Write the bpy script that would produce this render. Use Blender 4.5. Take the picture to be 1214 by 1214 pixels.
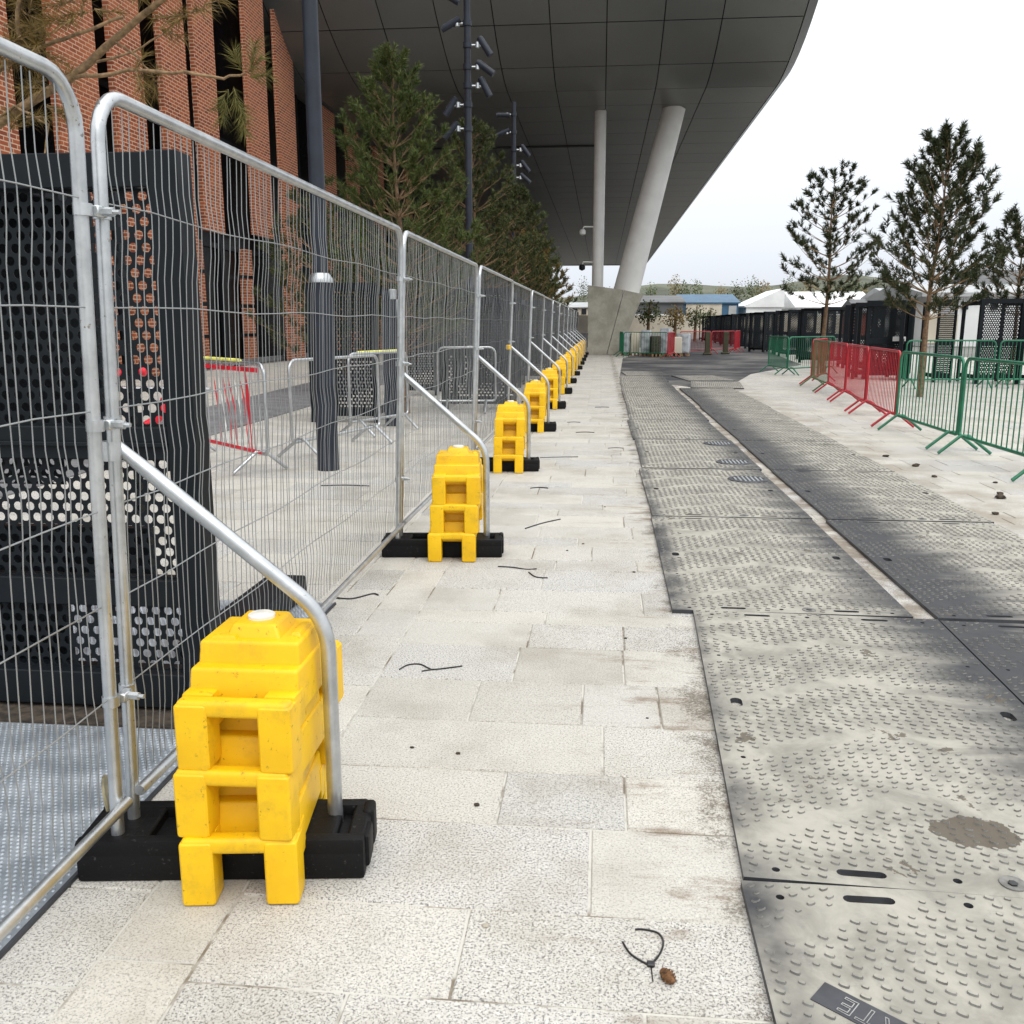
import bpy, bmesh, math, random
from mathutils import Vector, Matrix
from math import sin, cos, pi, radians, sqrt, atan2
sc = bpy.context.scene
for o in list(bpy.data.objects): bpy.data.objects.remove(o, do_unlink=True)
col = sc.collection
random.seed(7)

# ------------------------------------------------------------------ camera
CAM_H = 1.472
cam_d = bpy.data.cameras.new('camera'); cam = bpy.data.objects.new('camera', cam_d); col.objects.link(cam)
cam_d.sensor_width = 36.0; cam_d.lens = 36.0*1090.6/1214.0
cam_d.clip_start = 0.05; cam_d.clip_end = 3000
cam.location = (0, 0, CAM_H); cam.rotation_euler = (radians(90-11.609), 0, radians(5.487))
sc.camera = cam

# ------------------------------------------------------------------ sky, sun, exposure
SUN_EL, SUN_AZ = 52.0, 150.0          # azimuth measured from +Y towards +X
world = bpy.data.worlds.new('World'); sc.world = world; world.use_nodes = True
wn = world.node_tree; wn.nodes.clear()
w_out = wn.nodes.new('ShaderNodeOutputWorld'); w_bg = wn.nodes.new('ShaderNodeBackground')
w_sky = wn.nodes.new('ShaderNodeTexSky'); w_sky.sky_type = 'NISHITA'; w_sky.sun_disc = False
w_sky.sun_elevation = radians(SUN_EL); w_sky.sun_rotation = radians(SUN_AZ); w_sky.dust_density = 3.0
w_hs = wn.nodes.new('ShaderNodeHueSaturation'); w_hs.inputs['Saturation'].default_value = 0.35; w_hs.inputs['Value'].default_value = 0.35
wn.links.new(w_sky.outputs[0], w_hs.inputs['Color'])
w_tc = wn.nodes.new('ShaderNodeTexCoord'); w_sep = wn.nodes.new('ShaderNodeSeparateXYZ')
wn.links.new(w_tc.outputs['Generated'], w_sep.inputs[0])
w_ramp = wn.nodes.new('ShaderNodeValToRGB')      # an overcast sky: about three times brighter overhead than at the horizon
w_ramp.color_ramp.elements[0].position = 0.0; w_ramp.color_ramp.elements[0].color = (0.305, 0.325, 0.36, 1)
w_ramp.color_ramp.elements[1].position = 1.0; w_ramp.color_ramp.elements[1].color = (0.98, 0.99, 1.0, 1)
e = w_ramp.color_ramp.elements.new(0.16); e.color = (0.40, 0.415, 0.435, 1)
wn.links.new(w_sep.outputs['Z'], w_ramp.inputs[0])
w_mul = wn.nodes.new('ShaderNodeVectorMath'); w_mul.operation = 'SCALE'; w_mul.inputs['Scale'].default_value = 22.0
wn.links.new(w_ramp.outputs[0], w_mul.inputs[0])
w_add = wn.nodes.new('ShaderNodeVectorMath'); w_add.operation = 'ADD'
wn.links.new(w_mul.outputs[0], w_add.inputs[0]); wn.links.new(w_hs.outputs[0], w_add.inputs[1])
wn.links.new(w_add.outputs[0], w_bg.inputs['Color']); w_bg.inputs['Strength'].default_value = 0.1
wn.links.new(w_bg.outputs[0], w_out.inputs[0])

sun_d = bpy.data.lights.new('sun', 'SUN'); sun_d.energy = 1.1; sun_d.angle = radians(28); sun_d.color = (1.0, 0.965, 0.91)
sun = bpy.data.objects.new('sun', sun_d); col.objects.link(sun)
sd = Vector((sin(radians(SUN_AZ))*cos(radians(SUN_EL)), cos(radians(SUN_AZ))*cos(radians(SUN_EL)), sin(radians(SUN_EL))))
sun.rotation_euler = sd.to_track_quat('Z', 'Y').to_euler(); sun.location = (0, 0, 60)
sc.render.engine = 'CYCLES'
sc.view_settings.view_transform = 'Standard'; sc.view_settings.look = 'None'
sc.view_settings.exposure = 0.04; sc.view_settings.gamma = 1.0; sc.view_settings.use_curve_mapping = False

# ------------------------------------------------------------------ material helpers
class NT:
    def __init__(s, name):
        s.m = bpy.data.materials.new(name); s.m.use_nodes = True; s.t = s.m.node_tree
        s.b = s.t.nodes['Principled BSDF']
        s.geo = None
    def n(s, typ, **kw):
        nd = s.t.nodes.new('ShaderNode'+typ)
        for k, v in kw.items(): setattr(nd, k, v)
        return nd
    def l(s, a, b): s.t.links.new(a, b)
    def pos(s):
        if not s.geo: s.geo = s.n('NewGeometry')
        return s.geo.outputs['Position']
    def obj(s): return s.n('TexCoord').outputs['Object']
    def noise(s, scale, detail=3, rough=.55, vec=None, dist=0.0):
        nd = s.n('TexNoise'); nd.inputs['Scale'].default_value = scale; nd.inputs['Detail'].default_value = detail
        nd.inputs['Roughness'].default_value = rough; nd.inputs['Distortion'].default_value = dist
        s.l(vec if vec is not None else s.pos(), nd.inputs['Vector']); return nd.outputs['Fac']
    def math(s, op, a, b=None, c=None, clamp=False):
        nd = s.n('Math', operation=op, use_clamp=clamp)
        for i, v in enumerate((a, b, c)):
            if v is None: continue
            if isinstance(v, (int, float)): nd.inputs[i].default_value = v
            else: s.l(v, nd.inputs[i])
        return nd.outputs[0]
    def ss(s, v, lo, hi):                       # smoothstep lo..hi -> 0..1
        nd = s.n('MapRange', interpolation_type='SMOOTHSTEP')
        s.l(v, nd.inputs['Value']); nd.inputs['From Min'].default_value = lo; nd.inputs['From Max'].default_value = hi
        return nd.outputs['Result']
    def mix(s, f, a, b, bt='MIX'):
        nd = s.n('Mix', data_type='RGBA', blend_type=bt)
        for sock, v in ((nd.inputs[0], f), (nd.inputs[6], a), (nd.inputs[7], b)):
            if isinstance(v, (int, float)): sock.default_value = v
            elif isinstance(v, tuple): sock.default_value = (v[0], v[1], v[2], 1)
            else: s.l(v, sock)
        return nd.outputs[2]
    def ramp(s, v, stops):
        nd = s.n('ValToRGB'); cr = nd.color_ramp
        while len(cr.elements) < len(stops): cr.elements.new(.5)
        for e, (p, c) in zip(cr.elements, stops):
            e.position = p; e.color = (c[0], c[1], c[2], 1)
        s.l(v, nd.inputs[0]); return nd.outputs[0]
    def scalevec(s, v, x, y, z):
        nd = s.n('Mapping'); s.l(v, nd.inputs['Vector']); nd.inputs['Scale'].default_value = (x, y, z); return nd.outputs[0]
    def bump(s, h, strength=.3, dist=.01):
        nd = s.n('Bump'); nd.inputs['Strength'].default_value = strength; nd.inputs['Distance'].default_value = dist
        s.l(h, nd.inputs['Height']); s.l(nd.outputs[0], s.b.inputs['Normal'])
    def out(s, colr=None, rough=None, metal=None, spec=None):
        for nm, v in (('Base Color', colr), ('Roughness', rough), ('Metallic', metal), ('Specular IOR Level', spec)):
            if v is None: continue
            if isinstance(v, (int, float)): s.b.inputs[nm].default_value = v
            elif isinstance(v, tuple): s.b.inputs[nm].default_value = (v[0], v[1], v[2], 1)
            else: s.l(v, s.b.inputs[nm])
        return s.m

M = {}
def simple(name, c, rough=.5, metal=0.0, var=.25, scale=8.0, spec=None, bump=0.0, bscale=60.0):
    t = NT(name); n = t.noise(scale, 4)
    d = tuple(x*(1-var) for x in c); u = tuple(min(1, x*(1+var)) for x in c)
    cc = t.mix(t.ss(n, .3, .7), d, u)
    r = t.math('ADD', t.math('MULTIPLY', t.noise(scale*3, 3), .25), rough-.12)
    if bump: t.bump(t.noise(bscale, 4), bump, .004)
    M[name] = t.out(cc, r, metal, spec); return M[name]

# granite paving: speckle, three tones, dirt
def granite(name, joints=False):
    t = NT(name); p = t.pos()
    oi = t.n('ObjectInfo').outputs['Random']; ri = t.n('NewGeometry').outputs['Random Per Island']
    rnd = t.math('FRACT', t.math('ADD', t.math('MULTIPLY', oi, 7.31), t.math('MULTIPLY', ri, 3.77)))
    if joints:
        bk = t.n('TexBrick'); bk.inputs['Scale'].default_value = 1.0; bk.inputs['Brick Width'].default_value = .62
        bk.inputs['Row Height'].default_value = .38; bk.inputs['Mortar Size'].default_value = .006; bk.inputs['Mortar Smooth'].default_value = .3
        bk.inputs['Color1'].default_value = (0, 0, 0, 1); bk.inputs['Color2'].default_value = (1, 1, 1, 1); bk.offset = .37
        t.l(p, bk.inputs['Vector']); rnd = t.math('FRACT', t.math('MULTIPLY', bk.outputs['Color'], 3.3))
    base = t.ramp(rnd, [(0.0, (.50, .49, .465)), (.3, (.53, .505, .445)), (.55, (.455, .445, .415)), (.75, (.525, .505, .455)), (1.0, (.44, .42, .375))])
    sp = t.noise(150, 4, .8); sp2 = t.noise(95, 3, .75)
    con = t.ramp(rnd, [(0.0, (1.0,)*3), (.25, (.55,)*3), (.45, (.42,)*3), (.62, (.95,)*3), (.8, (.6,)*3), (1, (.5,)*3)])
    dk = t.math('MULTIPLY', t.ss(sp, .515, .575), con); lt = t.math('MULTIPLY', t.ss(sp2, .53, .66), con)
    c = t.mix(t.math('MULTIPLY', lt, .6), base, (.74, .73, .69)); c = t.mix(t.math('MULTIPLY', dk, .95), c, (.062, .060, .062))
    # general dirt and brown run-off stains beside the track mats
    g = t.noise(1.7, 6, .65); c = t.mix(t.math('MULTIPLY', t.ss(g, .42, .74), .5), c, (.245, .215, .165))
    sx = t.n('SeparateXYZ'); t.l(p, sx.inputs[0])
    dx = t.math('ABSOLUTE', t.math('SUBTRACT', sx.outputs['X'], .43))
    grit = t.math('ADD', t.math('MULTIPLY', t.noise(85, 4, .8), .55), t.math('MULTIPLY', t.noise(3.3, 5, .7), .75))
    edge = t.ss(dx, .20, .01)
    c = t.mix(t.math('MULTIPLY', t.ss(t.math('ADD', grit, t.math('MULTIPLY', edge, .15)), .74, .88), t.math('MULTIPLY', t.ss(dx, .42, .05), .8)), c, (.085, .066, .045))
    run = t.ss(t.noise(2.4, 8, .75, t.scalevec(p, .8, 2.6, 1)), .53, .68)
    c = t.mix(t.math('MULTIPLY', t.math('MULTIPLY', run, t.ss(dx, .80, .1)), .8), c, (.165, .115, .07))
    gp_ = t.ss(t.math('ABSOLUTE', t.math('SUBTRACT', sx.outputs['X'], 1.66)), .2, .1)
    c = t.mix(t.math('MULTIPLY', t.math('MULTIPLY', gp_, t.ss(t.noise(2.6, 5, .7), .38, .60)), .8), c, (.15, .115, .08))
    dr = t.ss(t.math('ABSOLUTE', t.math('SUBTRACT', sx.outputs['X'], 3.0)), .75, .05)
    c = t.mix(t.math('MULTIPLY', t.math('MULTIPLY', dr, t.ss(t.noise(1.9, 6, .7), .36, .62)), .75), c, (.26, .225, .175))
    spk = t.ss(t.noise(26, 4, .75), .63, .72)
    c = t.mix(t.math('MULTIPLY', spk, .30), c, (.16, .13, .10))
    if joints:
        c = t.mix(t.math('MULTIPLY', bk.outputs['Fac'], .6), c, (.23, .21, .17))
    t.bump(sp, .25, .002)
    return t.out(c, .72, 0.0, .3)
M['granite'] = granite('granite'); M['granite_far'] = granite('granite_far', True)
t = NT('joint_sand'); c = t.mix(t.ss(t.noise(2.3, 5, .7), .46, .60), (.50, .485, .44), (.17, .14, .10))
M['joint'] = t.out(c, .9)
M['plain_ground'] = simple('plain_ground', (.15, .145, .135), .85, var=.2, scale=.4)
# galvanised tube
t = NT('galvanised'); n = t.noise(11, 5, .7); n2 = t.noise(60, 3, .6)
c = t.mix(t.ss(n, .35, .68), (.44, .46, .47), (.56, .58, .59)); c = t.mix(t.ss(n2, .66, .74), c, (.22, .20, .17))
M['galv'] = t.out(c, t.math('ADD', t.math('MULTIPLY', n, .3), .18), .82)
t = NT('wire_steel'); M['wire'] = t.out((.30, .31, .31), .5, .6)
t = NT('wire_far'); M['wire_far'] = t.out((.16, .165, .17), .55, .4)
# yellow ballast plastic
t = NT('yellow_plastic'); p = t.obj(); n = t.noise(5, 4, .6); sc_ = t.noise(38, 5, .75)
oi = t.n('ObjectInfo').outputs['Random']
c = t.mix(t.ss(n, .3, .7), (.74, .425, .003), (.82, .50, .004))
c = t.mix(t.math('MULTIPLY', t.ss(sc_, .60, .70), .75), c, (.17, .105, .015))
c = t.mix(t.math('MULTIPLY', t.ss(t.noise(9, 5, .7), .50, .72), .5), c, (.44, .27, .02))
t.bump(t.noise(90, 3), .12, .002)
M['yellow'] = t.out(c, t.math('ADD', t.math('MULTIPLY', n, .2), .36), 0, .4)
M['cap_white'] = simple('cap_white', (.72, .70, .62), .5, var=.1, scale=40)
# recycled rubber foot
t = NT('black_rubber'); n = t.noise(70, 4, .7); c = t.mix(t.ss(n, .62, .72), (.006, .006, .0065), (.06, .057, .054))
c = t.mix(t.ss(t.noise(23, 5, .75, dist=.8), .70, .74), c, (.30, .28, .25))
t.bump(n, .4, .004); M['rubber'] = t.out(c, .55, 0, .16)
M['zip'] = simple('zip_black', (.012, .012, .013), .35, var=.1)
# composite track mat: dust over dark grey plastic, worn clean along the inner wheel line
def mat_material(name, worn=True):
    t = NT(name); p = t.pos(); s = t.n('SeparateXYZ'); t.l(p, s.inputs[0])
    X = s.outputs['X']; Y = s.outputs['Y']
    streak = t.noise(1.0, 4, .6, t.scalevec(p, 1.6, 7.0, 1.0), .4)
    big = t.noise(1.3, 5, .65)
    d = t.math('ABSOLUTE', t.math('SUBTRACT', X, 1.80))
    d = t.math('SUBTRACT', d, t.math('MULTIPLY', t.math('SUBTRACT', streak, .45), .65))
    d = t.math('SUBTRACT', d, t.math('MULTIPLY', t.math('SUBTRACT', big, .5), .25))
    clean = t.ss(d, .56, .10)
    e = t.ss(t.math('ABSOLUTE', t.math('SUBTRACT', X, .40)), .16, .02)
    clean = t.math('MAXIMUM', clean, t.math('MULTIPLY', e, t.ss(big, .35, .6)))
    fine = t.noise(17, 6, .7); mid = t.noise(5, 5, .65, dist=.5)
    plastic = t.mix(fine, (.013, .0145, .019), (.040, .043, .051))
    dust = t.mix(t.ss(mid, .32, .68), (.235, .224, .195), (.385, .368, .318))
    dust = t.mix(t.math('MULTIPLY', t.ss(fine, .55, .75), .5), dust, (.16, .16, .155))
    c = t.mix(t.math('MULTIPLY', clean, .93), dust, plastic)
    mud = t.ss(t.noise(4.6, 6, .62, dist=.2), .645, .66)
    c = t.mix(t.math('MULTIPLY', mud, .85), c, (.10, .082, .06))
    px = t.math('DIVIDE', t.math('SUBTRACT', X, 1.10), .12); py = t.math('DIVIDE', t.math('SUBTRACT', Y, 2.55), .085)
    pr_ = t.math('ADD', t.math('ADD', t.math('MULTIPLY', px, px), t.math('MULTIPLY', py, py)), t.math('MULTIPLY', t.math('SUBTRACT', t.noise(9, 5, .65), .5), 2.6))
    c = t.mix(t.math('MULTIPLY', t.ss(pr_, 1.0, .9), .9), c, (.095, .078, .058))
    t.bump(fine, .2, .003)
    return t.out(c, t.math('ADD', t.math('MULTIPLY', clean, -.12), .70), 0, .2)
M['mat'] = mat_material('track_mat')
M['mat_dark'] = simple('mat_dark', (.035, .037, .043), .5, var=.3, scale=12)
M['mat_side'] = simple('mat_side', (.17, .167, .155), .6, var=.3, scale=30, spec=.2)
M['mat_letter'] = simple('mat_letter', (.30, .30, .29), .7)
# chequer plate
t = NT('tread_plate'); n = t.noise(6, 5, .65); c = t.mix(t.ss(n, .35, .7), (.25, .28, .31), (.42, .455, .49))
c = t.mix(t.math('MULTIPLY', t.ss(t.noise(2.2, 5, .7), .55, .72), .5), c, (.19, .18, .16))
M['plate'] = t.out(c, t.math('ADD', t.math('MULTIPLY', n, .3), .3), .45)
# dark powder-coated steel
t = NT('dark_steel'); n = t.noise(9, 4, .6); c = t.mix(n, (.006, .008, .010), (.012, .015, .018))
M['dark'] = t.out(c, t.math('ADD', t.math('MULTIPLY', n, .2), .35), 0, .13)
M['pole'] = simple('pole_slate', (.022, .026, .036), .42, var=.15, scale=4, spec=.22)
# brick
def brick_mat():
    t = NT('brick'); p = t.pos(); s = t.n('SeparateXYZ'); t.l(p, s.inputs[0])
    cv = t.n('CombineXYZ'); t.l(t.math('ADD', s.outputs['X'], s.outputs['Y']), cv.inputs[0]); t.l(s.outputs['Z'], cv.inputs[1])
    bk = t.n('TexBrick'); t.l(cv.outputs[0], bk.inputs['Vector']); bk.inputs['Scale'].default_value = 1.0
    bk.inputs['Brick Width'].default_value = .3; bk.inputs['Row Height'].default_value = .1; bk.inputs['Mortar Size'].default_value = .014
    bk.inputs['Mortar Smooth'].default_value = .2; bk.inputs['Bias'].default_value = -.1
    bk.inputs['Color1'].default_value = (.33, .092, .040, 1); bk.inputs['Color2'].default_value = (.165, .042, .024, 1); bk.inputs['Mortar'].default_value = (.52, .34, .235, 1)
    c = t.mix(t.math('MULTIPLY', t.ss(t.noise(.5, 4), .4, .7), .3), bk.outputs['Color'], (.40, .16, .08))
    iv = t.math('SUBTRACT', 1.0, bk.outputs['Fac']); t.bump(iv, .5, .01)
    return t.out(c, .85, 0, .2)
M['brick'] = brick_mat()
M['facade'] = simple('facade_dark', (.003, .003, .0035), .3, var=.2, scale=1.0, spec=.05)
M['soffit'] = None
t = NT('canopy_panel'); n = t.noise(.35, 4, .6); oi = t.n('ObjectInfo').outputs['Random']
c = t.mix(n, (.14, .146, .14), (.205, .212, .203)); c = t.mix(t.math('MULTIPLY', oi, .25), c, (.10, .105, .105))
M['soffit'] = t.out(c, .38, .5, .35)
M['soffit_gap'] = simple('soffit_gap', (.008, .008, .008), .7)
M['white_paint'] = simple('white_paint', (.66, .66, .63), .45, var=.06, scale=1.5)
t = NT('concrete'); n = t.noise(1.6, 6, .7); c = t.mix(t.ss(n, .3, .7), (.26, .25, .205), (.39, .375, .32)); t.bump(t.noise(30, 4), .2, .01)
M['concrete'] = t.out(c, .85, 0, .2)
t = NT('asphalt'); n = t.noise(.35, 6, .65); c = t.mix(t.ss(n, .42, .66), (.045, .046, .050), (.20, .195, .18)); c = t.mix(t.math('MULTIPLY', t.noise(9, 4), .4), c, (.03, .03, .032)); M['asphalt'] = t.out(c, .8, 0, .2)
M['asphalt_strip'] = simple('asphalt_strip', (.15, .15, .155), .85, var=.25, scale=3)
def paint(name, c, r=.42):
    return simple(name, c, r, var=.16, scale=6)
paint('green_paint', (.010, .135, .068)); paint('red_paint', (.37, .010, .020)); paint('olive_paint', (.075, .12, .045)); paint('marker_paint', (.045, .042, .018))
M['bark'] = simple('bark', (.15, .092, .052), .9, var=.4, scale=20, bump=.6)
M['twig'] = simple('twig', (.21, .135, .068), .85, var=.4, scale=30)
def leaf(name, a, b, c3):
    t = NT(name); ri = t.n('NewGeometry').outputs['Random Per Island']; g = t.noise(1.6, 3)
    c = t.ramp(t.math('ADD', t.math('MULTIPLY', ri, .55), t.math('MULTIPLY', g, .45)), [(.15, a), (.5, b), (.85, c3)])
    t.b.inputs['Subsurface Weight'].default_value = 0
    M[name] = t.out(c, .6, 0, .25)
leaf('needle_green', (.018, .032, .009), (.056, .080, .018), (.115, .135, .032))
leaf('needle_dim', (.020, .032, .012), (.050, .070, .020), (.10, .085, .030))
leaf('needle_brown', (.07, .048, .014), (.15, .10, .024), (.22, .15, .042))
leaf('needle_olive', (.05, .055, .012), (.125, .115, .028), (.21, .17, .05))
leaf('needle_dark', (.016, .026, .012), (.036, .052, .020), (.075, .072, .030))
paint('tape_red', (.62, .012, .03)); M['tape_white'] = simple('tape_white', (.75, .74, .72), .4)
M['yellow_sleeve'] = simple('yellow_sleeve', (.72, .70, .16), .5)
M['white_sheet'] = simple('white_sheet', (.72, .73, .72), .5, var=.1, scale=.3)
M['cream'] = simple('cream', (.50, .45, .36), .7, var=.12, scale=.5)
M['blue_clad'] = simple('blue_clad', (.030, .095, .165), .55, var=.12, scale=.3)
M['grey_roof'] = simple('grey_roof', (.085, .088, .09), .6, var=.25, scale=.2)
M['roof_light'] = simple('roof_light', (.36, .37, .37), .6, var=.15, scale=.3)
M['red_brick_far'] = simple('red_brick_far', (.22, .06, .04), .85, var=.2)
M['hill'] = simple('hill_green', (.075, .082, .055), .95, var=.45, scale=.04)
M['window_dark'] = simple('window_dark', (.02, .022, .025), .2)
M['rubble'] = simple('rubble_wrap', (.33, .35, .37), .5, var=.4, scale=4)
M['cone'] = simple('cone_brown', (.13, .06, .022), .8, var=.5, scale=80)
M['stone'] = simple('stone_chip', (.33, .30, .24), .9)
M['brass'] = simple('brassy_plate', (.30, .27, .17), .5, .5, var=.3, scale=30)
M['soil'] = simple('soil', (.045, .034, .024), .95, var=.6, scale=25, bump=.7)

# ------------------------------------------------------------------ mesh helpers
class MB:
    def __init__(s): s.v = []; s.f = []
    def add(s, vs, fs):
        o = len(s.v); s.v += [tuple(x) for x in vs]; s.f += [tuple(i+o for i in q) for q in fs]; return s
    def box(s, x0, x1, y0, y1, z0, z1, m=None):
        vs = [Vector((x, y, z)) for z in (z0, z1) for y in (y0, y1) for x in (x0, x1)]
        if m: vs = [m @ v for v in vs]
        return s.add(vs, [(0, 2, 3, 1), (4, 5, 7, 6), (0, 1, 5, 4), (2, 6, 7, 3), (0, 4, 6, 2), (1, 3, 7, 5)])
    def bbox(s, x0, x1, y0, y1, z0, z1, w=.006, seg=2):
        bm = bmesh.new(); bmesh.ops.create_cube(bm, size=1)
        for v in bm.verts: v.co = ((x0+x1)/2+v.co.x*(x1-x0), (y0+y1)/2+v.co.y*(y1-y0), (z0+z1)/2+v.co.z*(z1-z0))
        bmesh.ops.bevel(bm, geom=list(bm.edges), offset=w, segments=seg, affect='EDGES', profile=.6)
        bm.verts.index_update(); s.add([v.co.copy() for v in bm.verts], [[v.index for v in f.verts] for f in bm.faces]); bm.free(); return s
    def tbox(s, x0, x1, y0, y1, z0, z1, ix, iy, w=.006, seg=2):    # box whose top is inset by ix, iy, edges rounded
        bm = bmesh.new(); bmesh.ops.create_cube(bm, size=1)
        for v in bm.verts:
            u = 1 if v.co.z > 0 else 0
            v.co = ((x0+x1)/2+v.co.x*(x1-x0-2*ix*u), (y0+y1)/2+v.co.y*(y1-y0-2*iy*u), z1 if u else z0)
        bmesh.ops.bevel(bm, geom=list(bm.edges), offset=w, segments=seg, affect='EDGES', profile=.6)
        bm.verts.index_update(); s.add([v.co.copy() for v in bm.verts], [[v.index for v in f.verts] for f in bm.faces]); bm.free(); return s
    def tube(s, pts, r, n=8, closed=False, cap=True):
        pts = [Vector(p) for p in pts]; k = len(pts)
        rs = r if isinstance(r, (list, tuple)) else [r]*k
        tan = []
        for i in range(k):
            a = pts[(i-1) % k] if (closed or i > 0) else pts[i]; b = pts[(i+1) % k] if (closed or i < k-1) else pts[i]
            d = b-a; tan.append(d.normalized() if d.length > 1e-9 else Vector((0, 0, 1)))
        u = tan[0].orthogonal().normalized(); vs = []
        for i in range(k):
            u = (u - tan[i]*u.dot(tan[i]))
            u = u.normalized() if u.length > 1e-6 else tan[i].orthogonal().normalized()
            w = tan[i].cross(u)
            for j in range(n):
                a = 2*pi*j/n; vs.append(pts[i]+(u*cos(a)+w*sin(a))*rs[i])
        fs = []
        for i in range(k if closed else k-1):
            i2 = (i+1) % k
            for j in range(n): fs.append((i*n+j, i*n+(j+1) % n, i2*n+(j+1) % n, i2*n+j))
        if cap and not closed: fs.append(tuple(range(n-1, -1, -1))); fs.append(tuple((k-1)*n+j for j in range(n)))
        return s.add(vs, fs)
    def lathe(s, prof, n=12, c=(0, 0, 0), m=None):
        vs = []; fs = []
        for r, z in prof:
            for j in range(n):
                a = 2*pi*j/n; v = Vector((r*cos(a), r*sin(a), z))
                if m: v = m @ v
                vs.append(v+Vector(c))
        for i in range(len(prof)-1):
            for j in range(n): fs.append((i*n+j, i*n+(j+1) % n, (i+1)*n+(j+1) % n, (i+1)*n+j))
        fs.append(tuple(range(n-1, -1, -1))); fs.append(tuple((len(prof)-1)*n+j for j in range(n)))
        return s.add(vs, fs)
    def prism(s, poly, axis, a, b):            # poly of 2-D points, extruded along axis from a to b
        def P(p, t):
            return {'x': (t, p[0], p[1]), 'y': (p[0], t, p[1]), 'z': (p[0], p[1], t)}[axis]
        n = len(poly); vs = [P(p, a) for p in poly]+[P(p, b) for p in poly]
        fs = [tuple(range(n-1, -1, -1)), tuple(range(n, 2*n))]+[(i, (i+1) % n, n+(i+1) % n, n+i) for i in range(n)]
        return s.add(vs, fs)
    def mesh(s, name, mat, smooth=None):
        me = bpy.data.meshes.new(name); me.from_pydata(s.v, [], s.f)
        if mat: me.materials.append(M[mat] if isinstance(mat, str) else mat)
        me.validate(); me.update()
        bm = bmesh.new(); bm.from_mesh(me); bmesh.ops.recalc_face_normals(bm, faces=bm.faces); bm.to_mesh(me); bm.free()
        if smooth is not None:
            me.polygons.foreach_set('use_smooth', [True]*len(me.polygons)); me.set_sharp_from_angle(angle=radians(smooth))
        return me
    def build(s, name, mat, parent=None, smooth=None): return link(name, s.mesh(name, mat, smooth), parent)
def link(name, me, parent=None, loc=None, rot=None):
    o = bpy.data.objects.new(name, me); col.objects.link(o)
    if parent is not None: o.parent = parent
    if loc is not None: o.location = loc
    if rot is not None: o.rotation_euler = rot
    return o
def tag(o, label=None, cat=None, group=None, kind=None):
    if label: o['label'] = label
    if cat: o['category'] = cat
    if group: o['group'] = group
    if kind: o['kind'] = kind
    return o
def empty(name, loc=(0, 0, 0), rz=0.0):
    o = bpy.data.objects.new(name, None); col.objects.link(o); o.location = loc; o.rotation_euler = (0, 0, rz); o.empty_display_size = .1; return o
def copy_tree(o, parent=None):
    c = o.copy(); col.objects.link(c); c.parent = parent
    for ch in list(o.children): copy_tree(ch, c)
    return c
def arc(c, r, a0, a1, n, plane='yz', const=0.0):
    out = []
    for i in range(n+1):
        a = a0+(a1-a0)*i/n; p, q = c[0]+r*cos(a), c[1]+r*sin(a)
        out.append({'yz': (const, p, q), 'xz': (p, const, q), 'xy': (p, q, const)}[plane])
    return out
def rnd(a, b): return random.uniform(a, b)

# ================================================================== THE SETTING
g = MB().add([(-900, -140, -.03), (900, -140, -.03), (900, 1500, -.03), (-900, 1500, -.03)], [(0, 1, 2, 3)]).build('ground', 'plain_ground'); tag(g, kind='structure')
pv = MB().box(-12.4, 16, -30, 58, -.2, -.007).build('pavement', 'granite_far'); tag(pv, kind='structure')
jb = MB().add([(-5.1, -1, -.0045), (8, -1, -.0045), (8, 16, -.0045), (-5.1, 16, -.0045)], [(0, 1, 2, 3)]).build('joint_bed', 'joint', pv)

# paving slabs with their own edges
def slab_geo(x0, x1, y0, y1, z):
    g_, c_, zb = .0035, .004, -.02
    a, b, c, d = x0+g_, x1-g_, y0+g_, y1-g_
    vs = [(a, c, zb), (b, c, zb), (b, d, zb), (a, d, zb), (a, c, z-c_), (b, c, z-c_), (b, d, z-c_), (a, d, z-c_),
          (a+c_, c+c_, z), (b-c_, c+c_, z), (b-c_, d-c_, z), (a+c_, d-c_, z)]
    fs = []
    for k in (0, 4):
        for i in range(4): fs.append((k+i, k+(i+1) % 4, k+4+(i+1) % 4, k+4+i))
    fs.append((8, 9, 10, 11)); return vs, fs
rs = random.Random(11)
rows = [.62, 1.02, 1.39, 1.765, 2.09, 2.50, 2.83, 3.22, 3.62, 4.04, 4.38, 4.57, 4.97, 5.41, 5.65]
while rows[-1] < 15.6: rows.append(rows[-1]+rs.choice([.4, .4, .33, .38, .24, .44]))
forced = {3: [-.31, .42], 4: [-.005, .72], 5: [-.29, .10, .55], 6: [.03, .62], 7: [-.48, -.05, .25], 8: [-.35, .12, .5]}
slabs = []
for i in range(len(rows)-1):
    y0, y1 = rows[i], rows[i+1]
    xs = [-.92]
    for f in forced.get(i, []): xs.append(f)
    while xs[-1] < 8: xs.append(xs[-1]+rs.choice([.38, .5, .6, .66, .78, .45]))
    for a, b in zip(xs, xs[1:]): slabs.append((a, b, y0, y1))
    if y0 > 4.58 or True:
        xs = [-1.157-.235]
        while xs[-1] > -5.0: xs.append(max(-5.1, xs[-1]-rs.choice([.38, .5, .6, .66, .78])))
        for a, b in zip(xs[1:], xs):
            if a > -5.1+1e-6 or b-a > .1:
                if not (y0 < 4.56 and b > -4.2): slabs.append((a, b, y0, y1))
for x0, x1, ph in ((-1.157, -.92, .9), (-1.392, -1.157, .7)):
    y = ph
    while y < 15.6:
        y2 = y+rs.choice([.42, .5, .36, .6]); slabs.append((x0, x1, y, y2)); y = y2
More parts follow.
